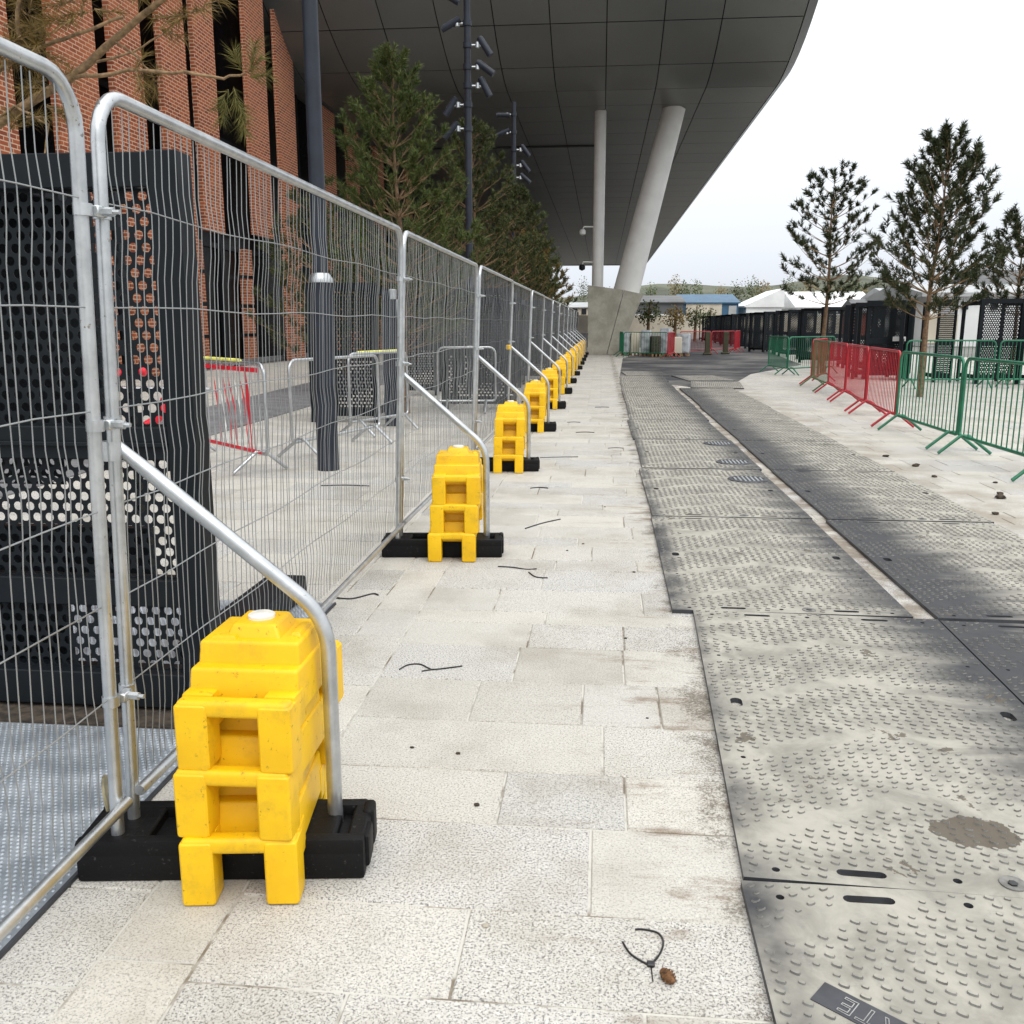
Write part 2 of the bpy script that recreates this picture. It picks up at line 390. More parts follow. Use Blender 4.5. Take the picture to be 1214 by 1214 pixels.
def vis_score(s):
    x, y = (s[0]+s[1])/2, (s[2]+s[3])/2
    if y < 1.45 or x/y > .62 or x/y < -.62: return 0
    if .52 < x < 1.58 or 1.78 < x < 2.9: return 0
    return (s[1]-s[0])*(s[3]-s[2])/(y**3)
slabs.sort(key=vis_score, reverse=True)
rest = MB()
for i, s in enumerate(slabs):
    vs, fs = slab_geo(*s, z=rs.uniform(-.0012, .0014))
    if i < 300 and vis_score(s) > 0:
        cx, cy = (s[0]+s[1])/2, (s[2]+s[3])/2
        o = MB().add([(x-cx, y-cy, z) for x, y, z in vs], fs).build('slab', 'granite', pv); o.location = (cx, cy, 0)
    else: rest.add(vs, fs)
tag(rest.build('distant_slabs', 'granite', pv), kind='stuff')
# grey strip across the left plaza and the black-top bend at the far end of the track
o = MB().prism([(-6.5, 6), (-5.12, 6), (-5.5, 40), (-8.2, 40)], 'z', -.01, .006).build('plaza_strip', 'asphalt_strip'); tag(o, kind='structure')
o = MB().prism([(.5, 25.6), (2.9, 20.4), (3.3, 23.5), (4.4, 28), (7.2, 34.5), (8.2, 45), (9.6, 58), (11.6, 84), (9, 92), (3.2, 70), (2.2, 48), (.9, 40)], 'z', -.01, .0015).build('access_road', 'asphalt'); tag(o, kind='structure')
# embossed steel plate beside the fence
pl = MB().box(-4.2, -1.395, .3, 4.6, -.02, .008).build('tread_plate', 'plate')
tag(pl, 'silver embossed steel tread plate lying under the perforated black turnstile', 'steel plate')
st = MB(); r = 0; y = .9
while y < 4.58:
    x = -1.41-(.011 if r % 2 else 0)
    while x > -2.9:
        if abs(x) < y*.80+.1:
            a = .0066; vs = [(x+a*cos(k*pi/3), y+a*1.15*sin(k*pi/3), .0078) for k in range(6)]+[(x+a*.5*cos(k*pi/3), y+a*.6*sin(k*pi/3), .0112) for k in range(6)]
            st.add(vs, [(k, (k+1) % 6, 6+(k+1) % 6, 6+k) for k in range(6)]+[(6, 7, 8, 9, 10, 11)])
        x -= .022
    y += .0185; r += 1
tag(st.build('tread_studs', 'plate', pl, 60), kind='stuff')
o = MB().box(-1.3945, -1.384, .3, 4.6, -.02, .012).build('edge_strip', 'mat_dark', pl)
# soil bed at the foot of the turnstile
o = MB().box(-3.2, -1.47, 3.02, 3.30, -.01, .016).build('soil_strip', 'soil'); tag(o, kind='structure')

# ------------------------------------------------------------------ composite track mats
from mathutils.geometry import tessellate_polygon
def plate_holes(mb, outer, holes, z0, z1):
    loops = [[Vector((x, y, 0)) for x, y in outer]]+[[Vector((x, y, 0)) for x, y in h] for h in holes]
    tri = tessellate_polygon(loops); flat = [p for L_ in loops for p in L_]; n = len(flat)
    vs = [(p.x, p.y, z1) for p in flat]+[(p.x, p.y, z0) for p in flat]
    fs = [tuple(t) for t in tri]; k = 0
    for L_ in loops:
        m = len(L_)
        for i in range(m): fs.append((k+i, k+(i+1) % m, n+k+(i+1) % m, n+k+i))
        k += m
    mb.add(vs, fs)
def slot(cx, cy, w, h, n=6):
    r = min(w, h)/2; out = []
    if w >= h: cs = [(cx+w/2-r, cy, -pi/2), (cx-w/2+r, cy, pi/2)]
    else: cs = [(cx, cy+h/2-r, 0), (cx, cy-h/2+r, pi)]
    for x, y, a0 in cs:
        for i in range(n+1): a = a0+pi*i/n; out.append((x+r*cos(a), y+r*sin(a)))
    return out
ORD = ['first', 'second', 'third', 'fourth', 'fifth', 'sixth', 'seventh', 'eighth', 'ninth', 'tenth', 'eleventh', 'twelfth', 'thirteenth', 'fourteenth']
W, LEN, TH = 1.2, 2.36, .020
holes = []
for yy in (.055, LEN-.055):
    holes += [slot(.315, yy, .13, .03), slot(W-.315, yy, .13, .03), slot(.09, yy-.01, .022, .022), slot(.56, yy, .024, .024), slot(W-.09, yy-.01, .022, .022)]
holes += [slot(.10, LEN/2, .045, .085), slot(W-.10, LEN/2, .045, .085), slot(.075, LEN*.3, .018, .018), slot(.075, LEN*.72, .018, .018), slot(W-.075, LEN*.3, .018, .018), slot(W-.075, LEN*.72, .018, .018)]
mb = MB(); plate_holes(mb, [(0, 0), (W, 0), (W, LEN), (0, LEN)], holes, 0, TH); sheet_me = mb.mesh('sheet', 'mat'); sheet_me.materials.append(M['mat_dark'])
sheet_me.polygons.foreach_set('material_index', [1 if abs(p.normal.z) < .9 else 0 for p in sheet_me.polygons])
sb = MB(); rr = random.Random(3)
def in_hole(x, y):
    for h in holes:
        hx = [p[0] for p in h]; hy = [p[1] for p in h]
        if (x-.70)**2+(y-.06)**2 < .052**2: return True
        if min(hx)-.022 < x < max(hx)+.022 and min(hy)-.02 < y < max(hy)+.02: return True
    return abs((x-.345)*.616+(y-1.77)*.788) < .052 and -.05 < (x-.345)*-.788+(y-1.77)*.616 < .33
y = .03; r = 0
while y < LEN-.02:
    x = .025+(.008 if r % 2 else 0); i = 0
    while x < W-.02:
        ph = (abs(x-.6)*.55+y)/.48; band = ph-math.floor(ph)
        if band > .17 and not in_hole(x, y):
            big = (i+r) % 3 != 0; a, b, h = (.0125, .0072, .0050) if big else (.0085, .0056, .0038)
            th = (.6 if int(math.floor(ph)) % 2 else -.5)+rr.uniform(-.08, .08); ct, sn = cos(th), sin(th)
            P = lambda u, v, z: (x+u*ct-v*sn, y+u*sn+v*ct, z)
            k = .80
            vs = [P(-a, -b*.6, TH-.001), P(-a*.5, -b, TH-.001), P(a*.5, -b, TH-.001), P(a, -b*.6, TH-.001), P(a, b*.6, TH-.001), P(a*.5, b, TH-.001), P(-a*.5, b, TH-.001), P(-a, b*.6, TH-.001)]
            vs += [(x+(q[0]-x)*k, y+(q[1]-y)*k, TH+h) for q in vs[:8]]
            sb.add(vs, [(j, (j+1) % 8, 8+(j+1) % 8, 8+j) for j in range(8)]+[tuple(range(8, 16))])
        x += .046; i += 1
    y += .033; r += 1
stud_me = sb.mesh('studs', 'mat', 30); stud_me.materials.append(M['mat_side'])
stud_me.polygons.foreach_set('material_index', [1 if abs(p.normal.z) < .9 else 0 for p in stud_me.polygons])
wash = MB().lathe([(.034, TH-.002), (.034, TH+.004), (.022, TH+.005), (.016, TH+.001)], 16).mesh('bolt_washer', 'mat_side', 40)
bolt_ = MB().lathe([(.013, TH), (.013, TH+.003), (.009, TH+.004)], 6).mesh('bolt_head', 'zip')
def track_mat(x, y, rz, label, group='track mats laid end to end in two lanes', lettered=False, bolts=True, z=.002):
    e_ = empty('track_mat', (x, y, z), rz); tag(e_, label, 'track mat', group)
    link('sheet', sheet_me, e_); tag(link('studs', stud_me, e_), kind='stuff')
    if bolts: link('bolt_head', bolt_, link('bolt_washer', wash, e_, (.70, .06, 0)), (0, 0, .0015))
    if lettered:
        # the word sits diagonally, its letter tops towards the lower left
        ang = radians(142)
        nm = MB().box(-.02, .30, -.036, .036, TH-.002, TH+.0022).build('name_plate', 'mat_dark', e_)
        nm.location = (.345, 1.77, 0); nm.rotation_euler = (0, 0, ang)
        cu = bpy.data.curves.new('lettering', 'FONT'); cu.body = 'MATE'; cu.size = .072; cu.align_y = 'CENTER'; cu.space_character = 1.12; cu.fill_mode = 'NONE'; cu.bevel_depth = .0013; cu.bevel_resolution = 0
        tmp = bpy.data.objects.new('lettering_curve', cu); col.objects.link(tmp)
        bpy.context.view_layer.update(); me = bpy.data.meshes.new_from_object(tmp.evaluated_get(bpy.context.evaluated_depsgraph_get()))
        bpy.data.objects.remove(tmp); me.materials.clear(); me.materials.append(M['mat_letter'])
        link('lettering', me, e_, (.345+.05*cos(ang), 1.77+.05*sin(ang), TH+.0028), (0, 0, ang))
    return e_
track_mat(.395, -.115, 0, 'dusty grey composite track mat with a diagonal lettered plate', lettered=True)
track_mat(.405, 2.262, radians(-2.2), 'dusty track mat set askew in the lane beside the yellow ballast, jutting over the gap', z=.0024)
ly = [4.615, 7.0, 9.42, 11.83, 14.24, 16.65, 19.06, 21.47, 23.88]
for i, y in enumerate(ly):
    track_mat(.39+.012*((i*7) % 3)+.012*i, y, radians((-.3, .25, -.15, .3)[i % 4]), ORD[i+2]+' track mat of the fence-side lane, counting from the lettered one')
ry = [-.2, 2.2, 4.6, 7.0, 9.4, 11.8, 14.2, 16.6, 19.0]
for i, y in enumerate(ry):
    mx, ma = (1.612, -2.2) if i == 1 else (1.60, 0) if i == 0 else (1.685+.012*i+(0.012 if i % 2 else 0), (.2, -.25, .15)[i % 3])
    track_mat(mx, y, radians(ma), ORD[i]+' track mat of the barrier-side lane, counting from beside the lettered one')
for x, y, rz in ((.72, 26.4, .05), (2.05, 21.6, -.1), (2.25, 24.2, .12)):
    track_mat(x, y, rz, ('loose track mat past the end of the fence-side lane', 'loose track mat past the end of the barrier-side lane', 'loose track mat at the edge of the road bend')[0 if x < 1 else (1 if y < 23 else 2)], 'loose mats at the end of the lanes')
# thin dirt-filled crack wires and leaves are left to the material

# ------------------------------------------------------------------ mesh fence
FX = -1.285; J0 = 2.20; STEP = 3.5; NJ = 13; LEAN = radians(1.9)
PL = STEP-.085; R_ = .0172
def frame_path(ln, top=2.02):
    rc = .115
    p = [(0, 0, .015), (0, 0, .5), (0, 0, 1.2), (0, 0, top-rc)]+arc((rc, top-rc), rc, pi, pi/2, 6)[1:]
    q = arc((ln-rc, top-rc), rc, pi/2, 0, 6)+[(0, ln, 1.2), (0, ln, .5), (0, ln, .015)]
    return p+q
frame_me = MB().tube(frame_path(PL), R_, 12).mesh('frame', 'galv', 50)
rail_me = MB().tube([(.026, -.012, .205), (.026, PL*.5, .195), (.026, PL+.012, .205)], .0158, 10).mesh('bottom_rail', 'galv', 50)
RW = random.Random(5)
def vwire(y, n=6, r=.0015):
    # pressed folds in the mesh plus the dents of a used panel
    a1, a2, ph = RW.uniform(-.004, .004), RW.uniform(-.005, .005), RW.uniform(0, 6)
    pts = []
    for i in range(23):
        z = .215+(2.0-.215)*i/22
        fold = 0
        for zc in (.42, 1.08, 1.72): fold += (.5+.5*cos(min(1, abs(z-zc)/.11)*pi))*.011
        pts.append((fold-.004+.004*sin(z*2.1+ph)+.0015*sin(z*9+ph), y+a1*sin(z*3+ph)+a2*sin(z*5.3+ph*2), z))
    return MB().tube(pts, r, n, cap=False)
HZ = (.51, .76, 1.01, 1.26, 1.51, 1.76)
def hwires(r=.0021, n=6):
    mb = MB()
    for z in HZ:
        ph = RW.uniform(0, 6); mb.tube([(.002+.003*sin(k*.9+ph), PL*k/14, z+.006*sin(k*1.3+ph)*(1 if 0 < k < 14 else 0)) for k in range(15)], r, n, cap=False)
    return mb
ys = [.045+.0412*i for i in range(int((PL-.09)/.0412)+1)]
far_wires = MB()
for y in ys:
    t_ = vwire(y, 4, .0014); far_wires.add(t_.v, t_.f)
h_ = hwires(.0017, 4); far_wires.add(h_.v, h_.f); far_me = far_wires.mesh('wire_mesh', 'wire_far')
wire_mes = [vwire(0).mesh('wire', 'wire', 60) for _ in range(14)]
def clip_mesh():
    mb = MB()
    for yy in (0, .085):
        mb.lathe([(.018, -.014), (.0222, -.014), (.0222, .014), (.018, .014)], 14, (0, yy, 0))
    mb.bbox(.006, .030, .016, .060, -.013, .013, .003, 1)
    mb.lathe([(.011, -.02), (.011, .02)], 6, (.036, .040, 0), Matrix.Rotation(pi/2, 3, 'Y'))
    mb.lathe([(.006, -.034), (.006, .034)], 8, (.036, .040, 0), Matrix.Rotation(pi/2, 3, 'Y'))
    return mb.mesh('clip', 'galv', 40)
clip_me = clip_mesh()
for k in range(-1, NJ):
    y0 = J0+STEP*k+.0425
    wob = ((k*37) % 5-2)*.004 if k > 0 else .003*(k+1)
    p = empty('temporary_fence', (FX+wob*.5, y0, 0), 0); p.rotation_euler = (0, LEAN+wob*.6, 0)
    lab = ORD[k+1]+' galvanised mesh fence section, counting from the one on the steel tread plate'
    if k == -1: lab = 'galvanised mesh fence panel standing on the embossed steel plate, before the turnstile'
    if k == 0: lab = 'galvanised mesh fence panel in front of the perforated turnstile and lamp post'
    tag(p, lab, 'fence', 'temporary fence panels in a long row')
    link('frame', frame_me, p); link('bottom_rail', rail_me, p)
    if k <= 1:
        for i, y in enumerate(ys):
            if k == -1 and y < PL-1.1: continue
            link('wire', wire_mes[(i*5+k) % 14], p, (0, y, 0))
        for z in HZ:
            ph = RW.uniform(0, 6)
            MB().tube([(.002+.003*sin(j*.9+ph), PL*j/14, z+.006*sin(j*1.3+ph)*(1 if 0 < j < 14 else 0)) for j in range(15)], .0021, 6, cap=False).build('wire', 'wire', p, 60)
        if k == -1:
            mb = MB()
            for y in ys:
                if y < PL-1.1: t_ = vwire(y, 4); mb.add(t_.v, t_.f)
            tag(mb.build('wire_mesh', 'wire', p), kind='stuff')
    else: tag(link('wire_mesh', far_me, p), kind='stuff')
    for z in (1.735, 1.225, .50):
        c_ = link('clip', clip_me, p, (0, -.085, z), (0, 0, 0))

# feet, braces, ballast at each joint
def foot_mesh():
    mb = MB()
    mb.bbox(-.385, .385, -.112, .112, 0, .085, .012, 2)
    mb.bbox(-.385, .385, -.112, -.072, .07, .118, .010, 2); mb.bbox(-.385, .37, .072, .112, .07, .118, .010, 2)
    for a, b in ((-.385, -.335), (-.305, -.235), (-.03, .04), (.18, .305), (.335, .385)): mb.bbox(a, b, -.1, .1, .06, .116, .008, 1)
    mb.bbox(-.345, -.20, -.1, .1, .06, .115, .006, 1)
    mb.bbox(.375, .396, -.085, .0, .02, .112, .010, 2)
    mb.bbox(.36, .394, .03, .10, .01, .124, .016, 3)
    return mb.mesh('fence_foot', 'rubber', 40)
foot_me = foot_mesh()
def ballast_meshes():
    b = MB(); Wd = .15; L2 = .25
    for s in (-1, 1):
        y0, y1 = (-L2, -L2+.085) if s < 0 else (L2-.085, L2)
        for x0, x1 in ((-Wd, -.064), (.064, Wd)): b.bbox(x0, x1, y0, y1, 0, .178, .012, 3)
        b.bbox(-Wd+.004, Wd-.004, (-L2+.004 if s < 0 else L2-.052), (-L2+.052 if s < 0 else L2-.004), .142, .186, .016, 4)
        b.bbox(-Wd+.002, -.066, min(s*.2, s*.12), max(s*.2, s*.12), .09, .186, .008, 2); b.bbox(.066, Wd-.002, min(s*.2, s*.12), max(s*.2, s*.12), .09, .186, .008, 2)
    b.tbox(-Wd+.004, Wd-.004, -.172, .172, .118, .238, .004, .022, .010, 3)
    b.tbox(-Wd+.010, Wd-.010, -.128, .128, .14, .296, .008, .024, .010, 3)
    b.tbox(-.085, .085, -.086, .086, .27, .330, .026, .026, .009, 3)
    b.tbox(-.115, -.03, -.10, -.05, .28, .305, .012, .008, .004, 2); b.tbox(.085, .13, -.06, .06, .28, .306, .012, .014, .005, 2)
    for s in (-1, 1): b.bbox(-.13, .13, s*.13-.03, s*.13+.03, .112, .16, .004, 1)
    cap_ = MB().lathe([(.036, .326), (.036, .338), (.030, .342)], 24)
    return b.mesh('body', 'yellow', 35), cap_.mesh('filler_cap', 'cap_white', 40)
bal_me, cap_me = ballast_meshes()
def brace_mesh(dx):
    mb = MB(); rc = .13
    d = Vector((dx, 0, -.49)).normalized()
    corner = Vector((dx, 0, .69)); a = corner-d*rc*.75; b_ = corner-Vector((0, 0, rc*.75))
    pts = [Vector((.015, 0, 1.165)), Vector((.10, 0, 1.165+d.z/d.x*.085)), a]
    for i in range(1, 8):
        u = i/8; pts.append(a*(1-u)**2+corner*2*u*(1-u)+b_*u*u)
    pts += [b_, Vector((dx, 0, .35)), Vector((dx, 0, .06))]
    mb.tube(pts, [.016, .0205]+[.021]*(len(pts)-2), 12)
    return mb.mesh('tube', 'galv', 50)
brace_me = brace_mesh(.545)
bclip = MB().lathe([(.018, -.025), (.023, -.025), (.023, .025), (.018, .025)], 14).mesh('clamp', 'galv', 40)
RB = random.Random(21)
def turned(y, dx, dy, a):          # each set of foot, brace and ballast is swung a few degrees about its fence joint
    return (FX+dx*cos(a)-dy*sin(a), y+dx*sin(a)+dy*cos(a))
for k in range(NJ):
    y = J0+STEP*k; a = (.115, .095, .10, .08, .11)[k % 5] if k < 5 else RB.uniform(.03, .12)
    w_ = ORD[k]
    px, py = turned(y, .285, .02, a)
    f_ = link('rubber_block', foot_me, None, (px, py, 0), (0, 0, a))
    tag(f_, 'black rubber fence block under the '+w_+' ballast stack counted from the steel tread plate', 'rubber block', 'rubber blocks carrying the fence')
    b_ = empty('fence_brace', (FX+.018, y+.06, 0), a); tag(b_, 'bent galvanised brace beside the '+w_+' ballast stack counted from the steel tread plate', 'brace', 'fence braces')
    link('tube', brace_me, b_); link('clamp', bclip, b_, (.012, -.02, 1.15))
    for lv, nm in enumerate(('bottom', 'middle', 'top')):
        qx, qy = turned(y, .365+(.014*lv)+(RB.uniform(-.006, .006) if k else 0), .045+(.008*lv), a)
        e_ = empty('ballast_block', (qx, qy, .001+.181*lv), a+(RB.uniform(-.07, .0) if k else (.01, -.085, -.10)[lv]))
        tag(e_, nm+' yellow ballast block of the '+w_+' stack counted from the steel tread plate', 'ballast block', nm+' blocks of the ballast stacks')
        link('body', bal_me, e_); link('filler_cap', cap_me, e_)

# ------------------------------------------------------------------ perforated turnstile gates
def perf(mb, x0, x1, z0, z1, y, p=.0475, r=.0172, n=12, th=.004, skip=None):
    rh = p*.90; nr = max(1, int(round((z1-z0)/rh))); rh = (z1-z0)/nr
    nc = int((x1-x0-p/2)/p); p = (x1-x0)/(nc+.5)
    per = n//4
    for j in range(nr):
        za = z0+j*rh; off = (p/2 if j % 2 else 0)
        fx = (x0, x0+off) if off else (x1-p/2, x1)
        mb.add([(fx[0], y, za), (fx[1], y, za), (fx[1], y, za+rh), (fx[0], y, za+rh)], [(0, 1, 2, 3)])
        for i in range(nc):
            xa = x0+off+i*p; cx, cz = xa+p/2, za+rh/2
            ring = []
            cor = [(xa, za), (xa+p, za), (xa+p, za+rh), (xa, za+rh)]
            for q in range(4):
                A, B = cor[q], cor[(q+1) % 4]
                for u in range(per): ring.append((A[0]+(B[0]-A[0])*u/per, A[1]+(B[1]-A[1])*u/per))
            if skip and skip(cx, cz):
                mb.add([(a, y, b) for a, b in cor], [(0, 1, 2, 3)]); continue
            m = len(ring); vs = [(a, y, b) for a, b in ring]
            hp = [(cx+r*cos(atan2(b-cz, a-cx)), cz+r*sin(atan2(b-cz, a-cx))) for a, b in ring]
            vs += [(a, y, b) for a, b in hp]+[(a, y+th, b) for a, b in hp]
            mb.add(vs, [(k, (k+1) % m, m+(k+1) % m, m+k) for k in range(m)]+[(m+k, m+(k+1) % m, 2*m+(k+1) % m, 2*m+k) for k in range(m)])
# the near turnstile behind the fence: a face across the pavement, an inner machine casing behind it
tg = empty('turnstile', (-2.2, 3.2, 0)); tag(tg, 'large black perforated turnstile casing on the embossed steel plate behind the fence', 'turnstile')
def at(mb_): return mb_
XL, XR = -1.60, .76          # local x of the frame
def lbox(name, *a, w=.004): return MB().bbox(*a, w=w, seg=1).build(name, 'dark', tg)
lbox('frame_post', XR-.105, XR, -.05, .07, 0.0, 2.045); lbox('frame_post', XL, XL+.1, -.05, .07, 0.0, 2.045)
lbox('top_rail', XL+.1, XR-.105, -.05, .07, 1.925, 2.04); lbox('mid_rail', XL+.1, XR-.105, -.046, .066, .985, 1.105)
lbox('mid_rail_lip', XL+.1, XR-.105, -.062, -.046, 1.035, 1.05, w=.002)
lbox('lower_rail', XL+.1, XR-.105, -.03, .06, .425, .53); lbox('bottom_rail', XL+.1, XR-.105, -.05, .07, .03, .165)
for nm, z0, z1 in (('perforated_panel', 1.105, 1.925), ('perforated_panel', .53, .985), ('perforated_panel', .165, .425)):
    mb = MB(); perf(mb, XL+.1, XR-.105, z0, z1, 0.0); mb.build(nm, 'dark', tg)
# casing behind (fills the left part of the view through the holes)
lbox('inner_casing', -1.45, .09, .55, .60, .95, 2.0); lbox('inner_casing', -1.45, .35, .35, .40, .33, .64)
lbox('inner_casing', -1.45, -.02, .30, .35, .0, .55); lbox('inner_post', .222, .243, .50, .55, .66, 2.0)
mb = MB(); perf(mb, -1.45, -.05, .80, 1.0, .45); mb.build('perforated_panel', 'dark', tg)
lbox('side_plinth', .40, .62, .42, 1.52, 0.008, .125, w=.01)
lbox('top_plate', -1.5, .07, .08, .62, 1.94, 2.0)
# a rounded steel disc standing behind the posts
o = MB().lathe([(.001, -.004), (.085, -.004), (.088, 0), (.085, .004), (.001, .004)], 28, (0, 0, 0), Matrix.Rotation(radians(78), 3, 'Y')).build('steel_disc', 'brass', None, 40)
o.location = (-1.40, 2.34, .095); o.rotation_euler = (0, 0, radians(25)); tag(o, 'round brassy steel disc propped behind the first fence posts', 'steel disc')

# standard gate used for all the other units
def gate_proto(w=1.05, h=2.05):
    P = {}
    f = MB()
    for x0 in (0, w-.09): f.box(x0, x0+.09, -.05, .05, 0, h)
    for z0, z1 in ((h-.11, h), (.93, 1.07), (.10, .22)): f.box(.09, w-.09, -.045, .045, z0, z1)
    P['frame'] = f.mesh('frame', 'dark')
    s = MB()
    for x0 in (.01, w-.08): s.box(x0, x0+.07, .05, 1.1, 1.9, 2.0).box(x0, x0+.07, 1.1, 1.18, 0, 2.0).box(x0, x0+.06, .05, 1.1, .12, .22)
    P['side_frame'] = s.mesh('side_frame', 'dark')
    a = MB(); perf(a, .09, w-.09, 1.07, h-.11, 0, p=.055, r=.018, n=8); P['upper_panel'] = a.mesh('perforated_panel', 'dark')
    b = MB(); perf(b, .09, w-.09, .22, .93, 0, p=.055, r=.0165, n=8); P['lower_panel'] = b.mesh('perforated_panel', 'dark')
    return P
GP = gate_proto()
def gate(x, y, label, rz=0.0, sx=1.0, sz=1.0, group='dark steel gate units across the plaza'):
    e_ = empty('gate_unit', (x, y, 0), rz); e_.scale = (sx, 1, sz); tag(e_, label, 'gate', group)
    link('frame', GP['frame'], e_); link('side_frame', GP['side_frame'], e_); link('perforated_panel', GP['upper_panel'], e_); link('perforated_panel', GP['lower_panel'], e_)
    return e_
# left, behind the fence
gate(-4.35, 13.6, 'black perforated gate standing behind the silver barrier and lamp post', group='gate units behind the fence')
for i, (x, y, a) in enumerate(((-2.75, 15.9, 0), (-4.4, 18.9, .1), (-2.9, 21.5, 0), (-2.4, 24.5, 0), (-3.2, 28, 0), (-2.6, 31.5, 0), (-3.4, 35, 0))):
    gate(x, y, ORD[i]+' black perforated gate unit under the pines, counting from the lamp post', a, 1.15 if i == 0 else 1.0, group='gate units behind the fence')
# right, across the plaza
gate(9.15, 23.9, 'black perforated gate with a tall clear upper opening, beside the stouter tree'); gate(10.35, 23.2, 'black perforated gate before the white shed with square openings', 0, 1.1, .98)
gate(8.35, 24.4, 'narrow black gate leaf right behind the stouter tree trunk', 0, .42)
gd = gate(6.95, 25.6, 'broad black gate carrying a small white notice, behind the red barriers', .12, 1.15)
o = MB().box(.62, .92, -.062, -.052, 1.0, 1.12).build('notice', 'white_sheet', gd)
gate(7.75, 25.2, 'dark gate leaf standing edge on between broader gates', 1.2, .9)
for i in range(17):
    gate(7.9+.05*i, 28.5+3.4*i, (ORD+['fifteenth', 'sixteenth', 'seventeenth'])[i]+' dark gate unit of the long line, counting from the leaner tree', (.15, -.1, .5, 0)[i % 4], 1.2, 1.0)

# ------------------------------------------------------------------ poles
def cctv_camera(parent, z, side, tilt, yaw=0.0):
    c_ = MB(); m = Matrix.Rotation(yaw, 3, 'Z') @ Matrix.Rotation(tilt, 3, 'Y')
    c_.lathe([(.055, -.19), (.06, -.185), (.06, .19), (.05, .2)], 12, (side*.34, 0, z-.02), m)
    c_.lathe([(.068, -.15), (.068, .22)], 12, (side*.34, 0, z-.012), m)
    o = c_.build('camera', 'pole', parent, 40)
    b_ = MB().tube([(side*.05, 0, z), (side*.2, 0, z), (side*.3, 0, z-.02)], .02, 8); b_.lathe([(.045, -.05), (.045, .05)], 10, (side*.2, 0, z))
    b_.build('bracket', 'galv', o, 40)
def cctv_pole(x, y, H, label, cams, r=.072):
    e_ = empty('camera_pole', (x, y, 0)); tag(e_, label, 'camera pole', 'slate grey poles carrying cameras')
    MB().tube([(0, 0, 0), (0, 0, H*.5), (0, 0, H)], [r*1.15, r, r*.9], 16).build('shaft', 'pole', e_, 50)
    MB().lathe([(.16, 0), (.16, .02), (.1, .03)], 16).build('base_plate', 'pole', e_, 40)
    for z, sd_, ti in cams:
        MB().lathe([(r+.004, z-.05), (r+.018, z-.05), (r+.018, z+.05), (r+.004, z+.05)], 16).build('band', 'pole', e_, 40)
        cctv_camera(e_, z, sd_, ti)
cctv_pole(-2.76, 19.5, 8.5, 'slate camera pole rising out of the green pine behind the fence', [(7.75, -1, 2.1), (7.25, -1, 1.1), (6.85, 1, 2.55), (6.45, 1, 2.2), (6.1, 1, 2.65), (5.75, -1, 3.75), (5.3, -1, 3.9)])
cctv_pole(-2.76, 29.3, 7.95, 'slate camera pole standing behind the duller pine, farther under the canopy', [(7.6, -1, 1.6), (7.1, -1, 1.2), (6.6, 1, 2.5), (6.15, 1, 2.5), (5.8, 1, 2.3), (5.4, -1, 3.8)])
lp = empty('lamp_post', (-2.76, 9.09, 0)); tag(lp, 'tall slate grey lamp post with a thicker lower sleeve behind the fence', 'lamp post')
MB().tube([(0, 0, 1.8), (0, 0, 4), (0, 0, 7.5)], [.078, .074, .066], 20).build('shaft', 'pole', lp, 50)
MB().tube([(0, 0, 0), (0, 0, 1.86)], .108, 24).build('sleeve', 'pole', lp, 50)
MB().lathe([(.1, 1.86), (.116, 1.86), (.116, 1.90), (.085, 1.95), (.08, 1.95)], 24).build('collar', 'galv', lp, 40)
e_ = empty('steel_post', (-3.02, 13.2, 0)); tag(e_, 'dark steel post with a pale flat cap, beside the pine trunk', 'post')
MB().bbox(-.10, .10, -.08, .08, 0, 1.92, .01, 2).build('shaft', 'pole', e_); MB().bbox(.02, .11, -.09, .0, 1.80, 1.94, .006, 1).build('cap', 'galv', e_); MB().tube([(.125, -.05, .1), (.13, -.05, 1.0), (.12, -.05, 1.8)], .018, 8).build('cable_duct', 'galv', e_, 50)
for i, (x, y) in enumerate(((-3.9, 17.4), (-2.3, 20.4), (-3.5, 23.0), (-2.2, 27.0), (-2.9, 33.0))):
    e_ = empty('steel_post', (x, y, 0)); tag(e_, 'dark steel post among the gate units under the pines', 'post', 'posts under the pines')
    MB().bbox(-.10, .10, -.08, .08, 0, 1.95+.1*(i % 2), .01, 1).build('shaft', 'pole', e_); MB().bbox(-.11, .11, -.09, .09, 1.95+.1*(i % 2), 1.975+.1*(i % 2), .004, 1).build('cap', 'galv', e_)
# clear wrap strips hanging down the fence and the Y-shaped tape
e_ = empty('safety_light', (-1.25, 12.5, 1.15))
MB().lathe([(.02, -.03), (.035, -.02), (.035, .025), (.02, .035)], 12).build('lens', 'yellow', e_, 40); MB().tube([(-.05, 0, 0), (0, 0, 0)], .01, 6).build('strap', 'zip', e_)
tag(e_, 'small yellow warning lamp clipped to the mesh fence', 'warning lamp')

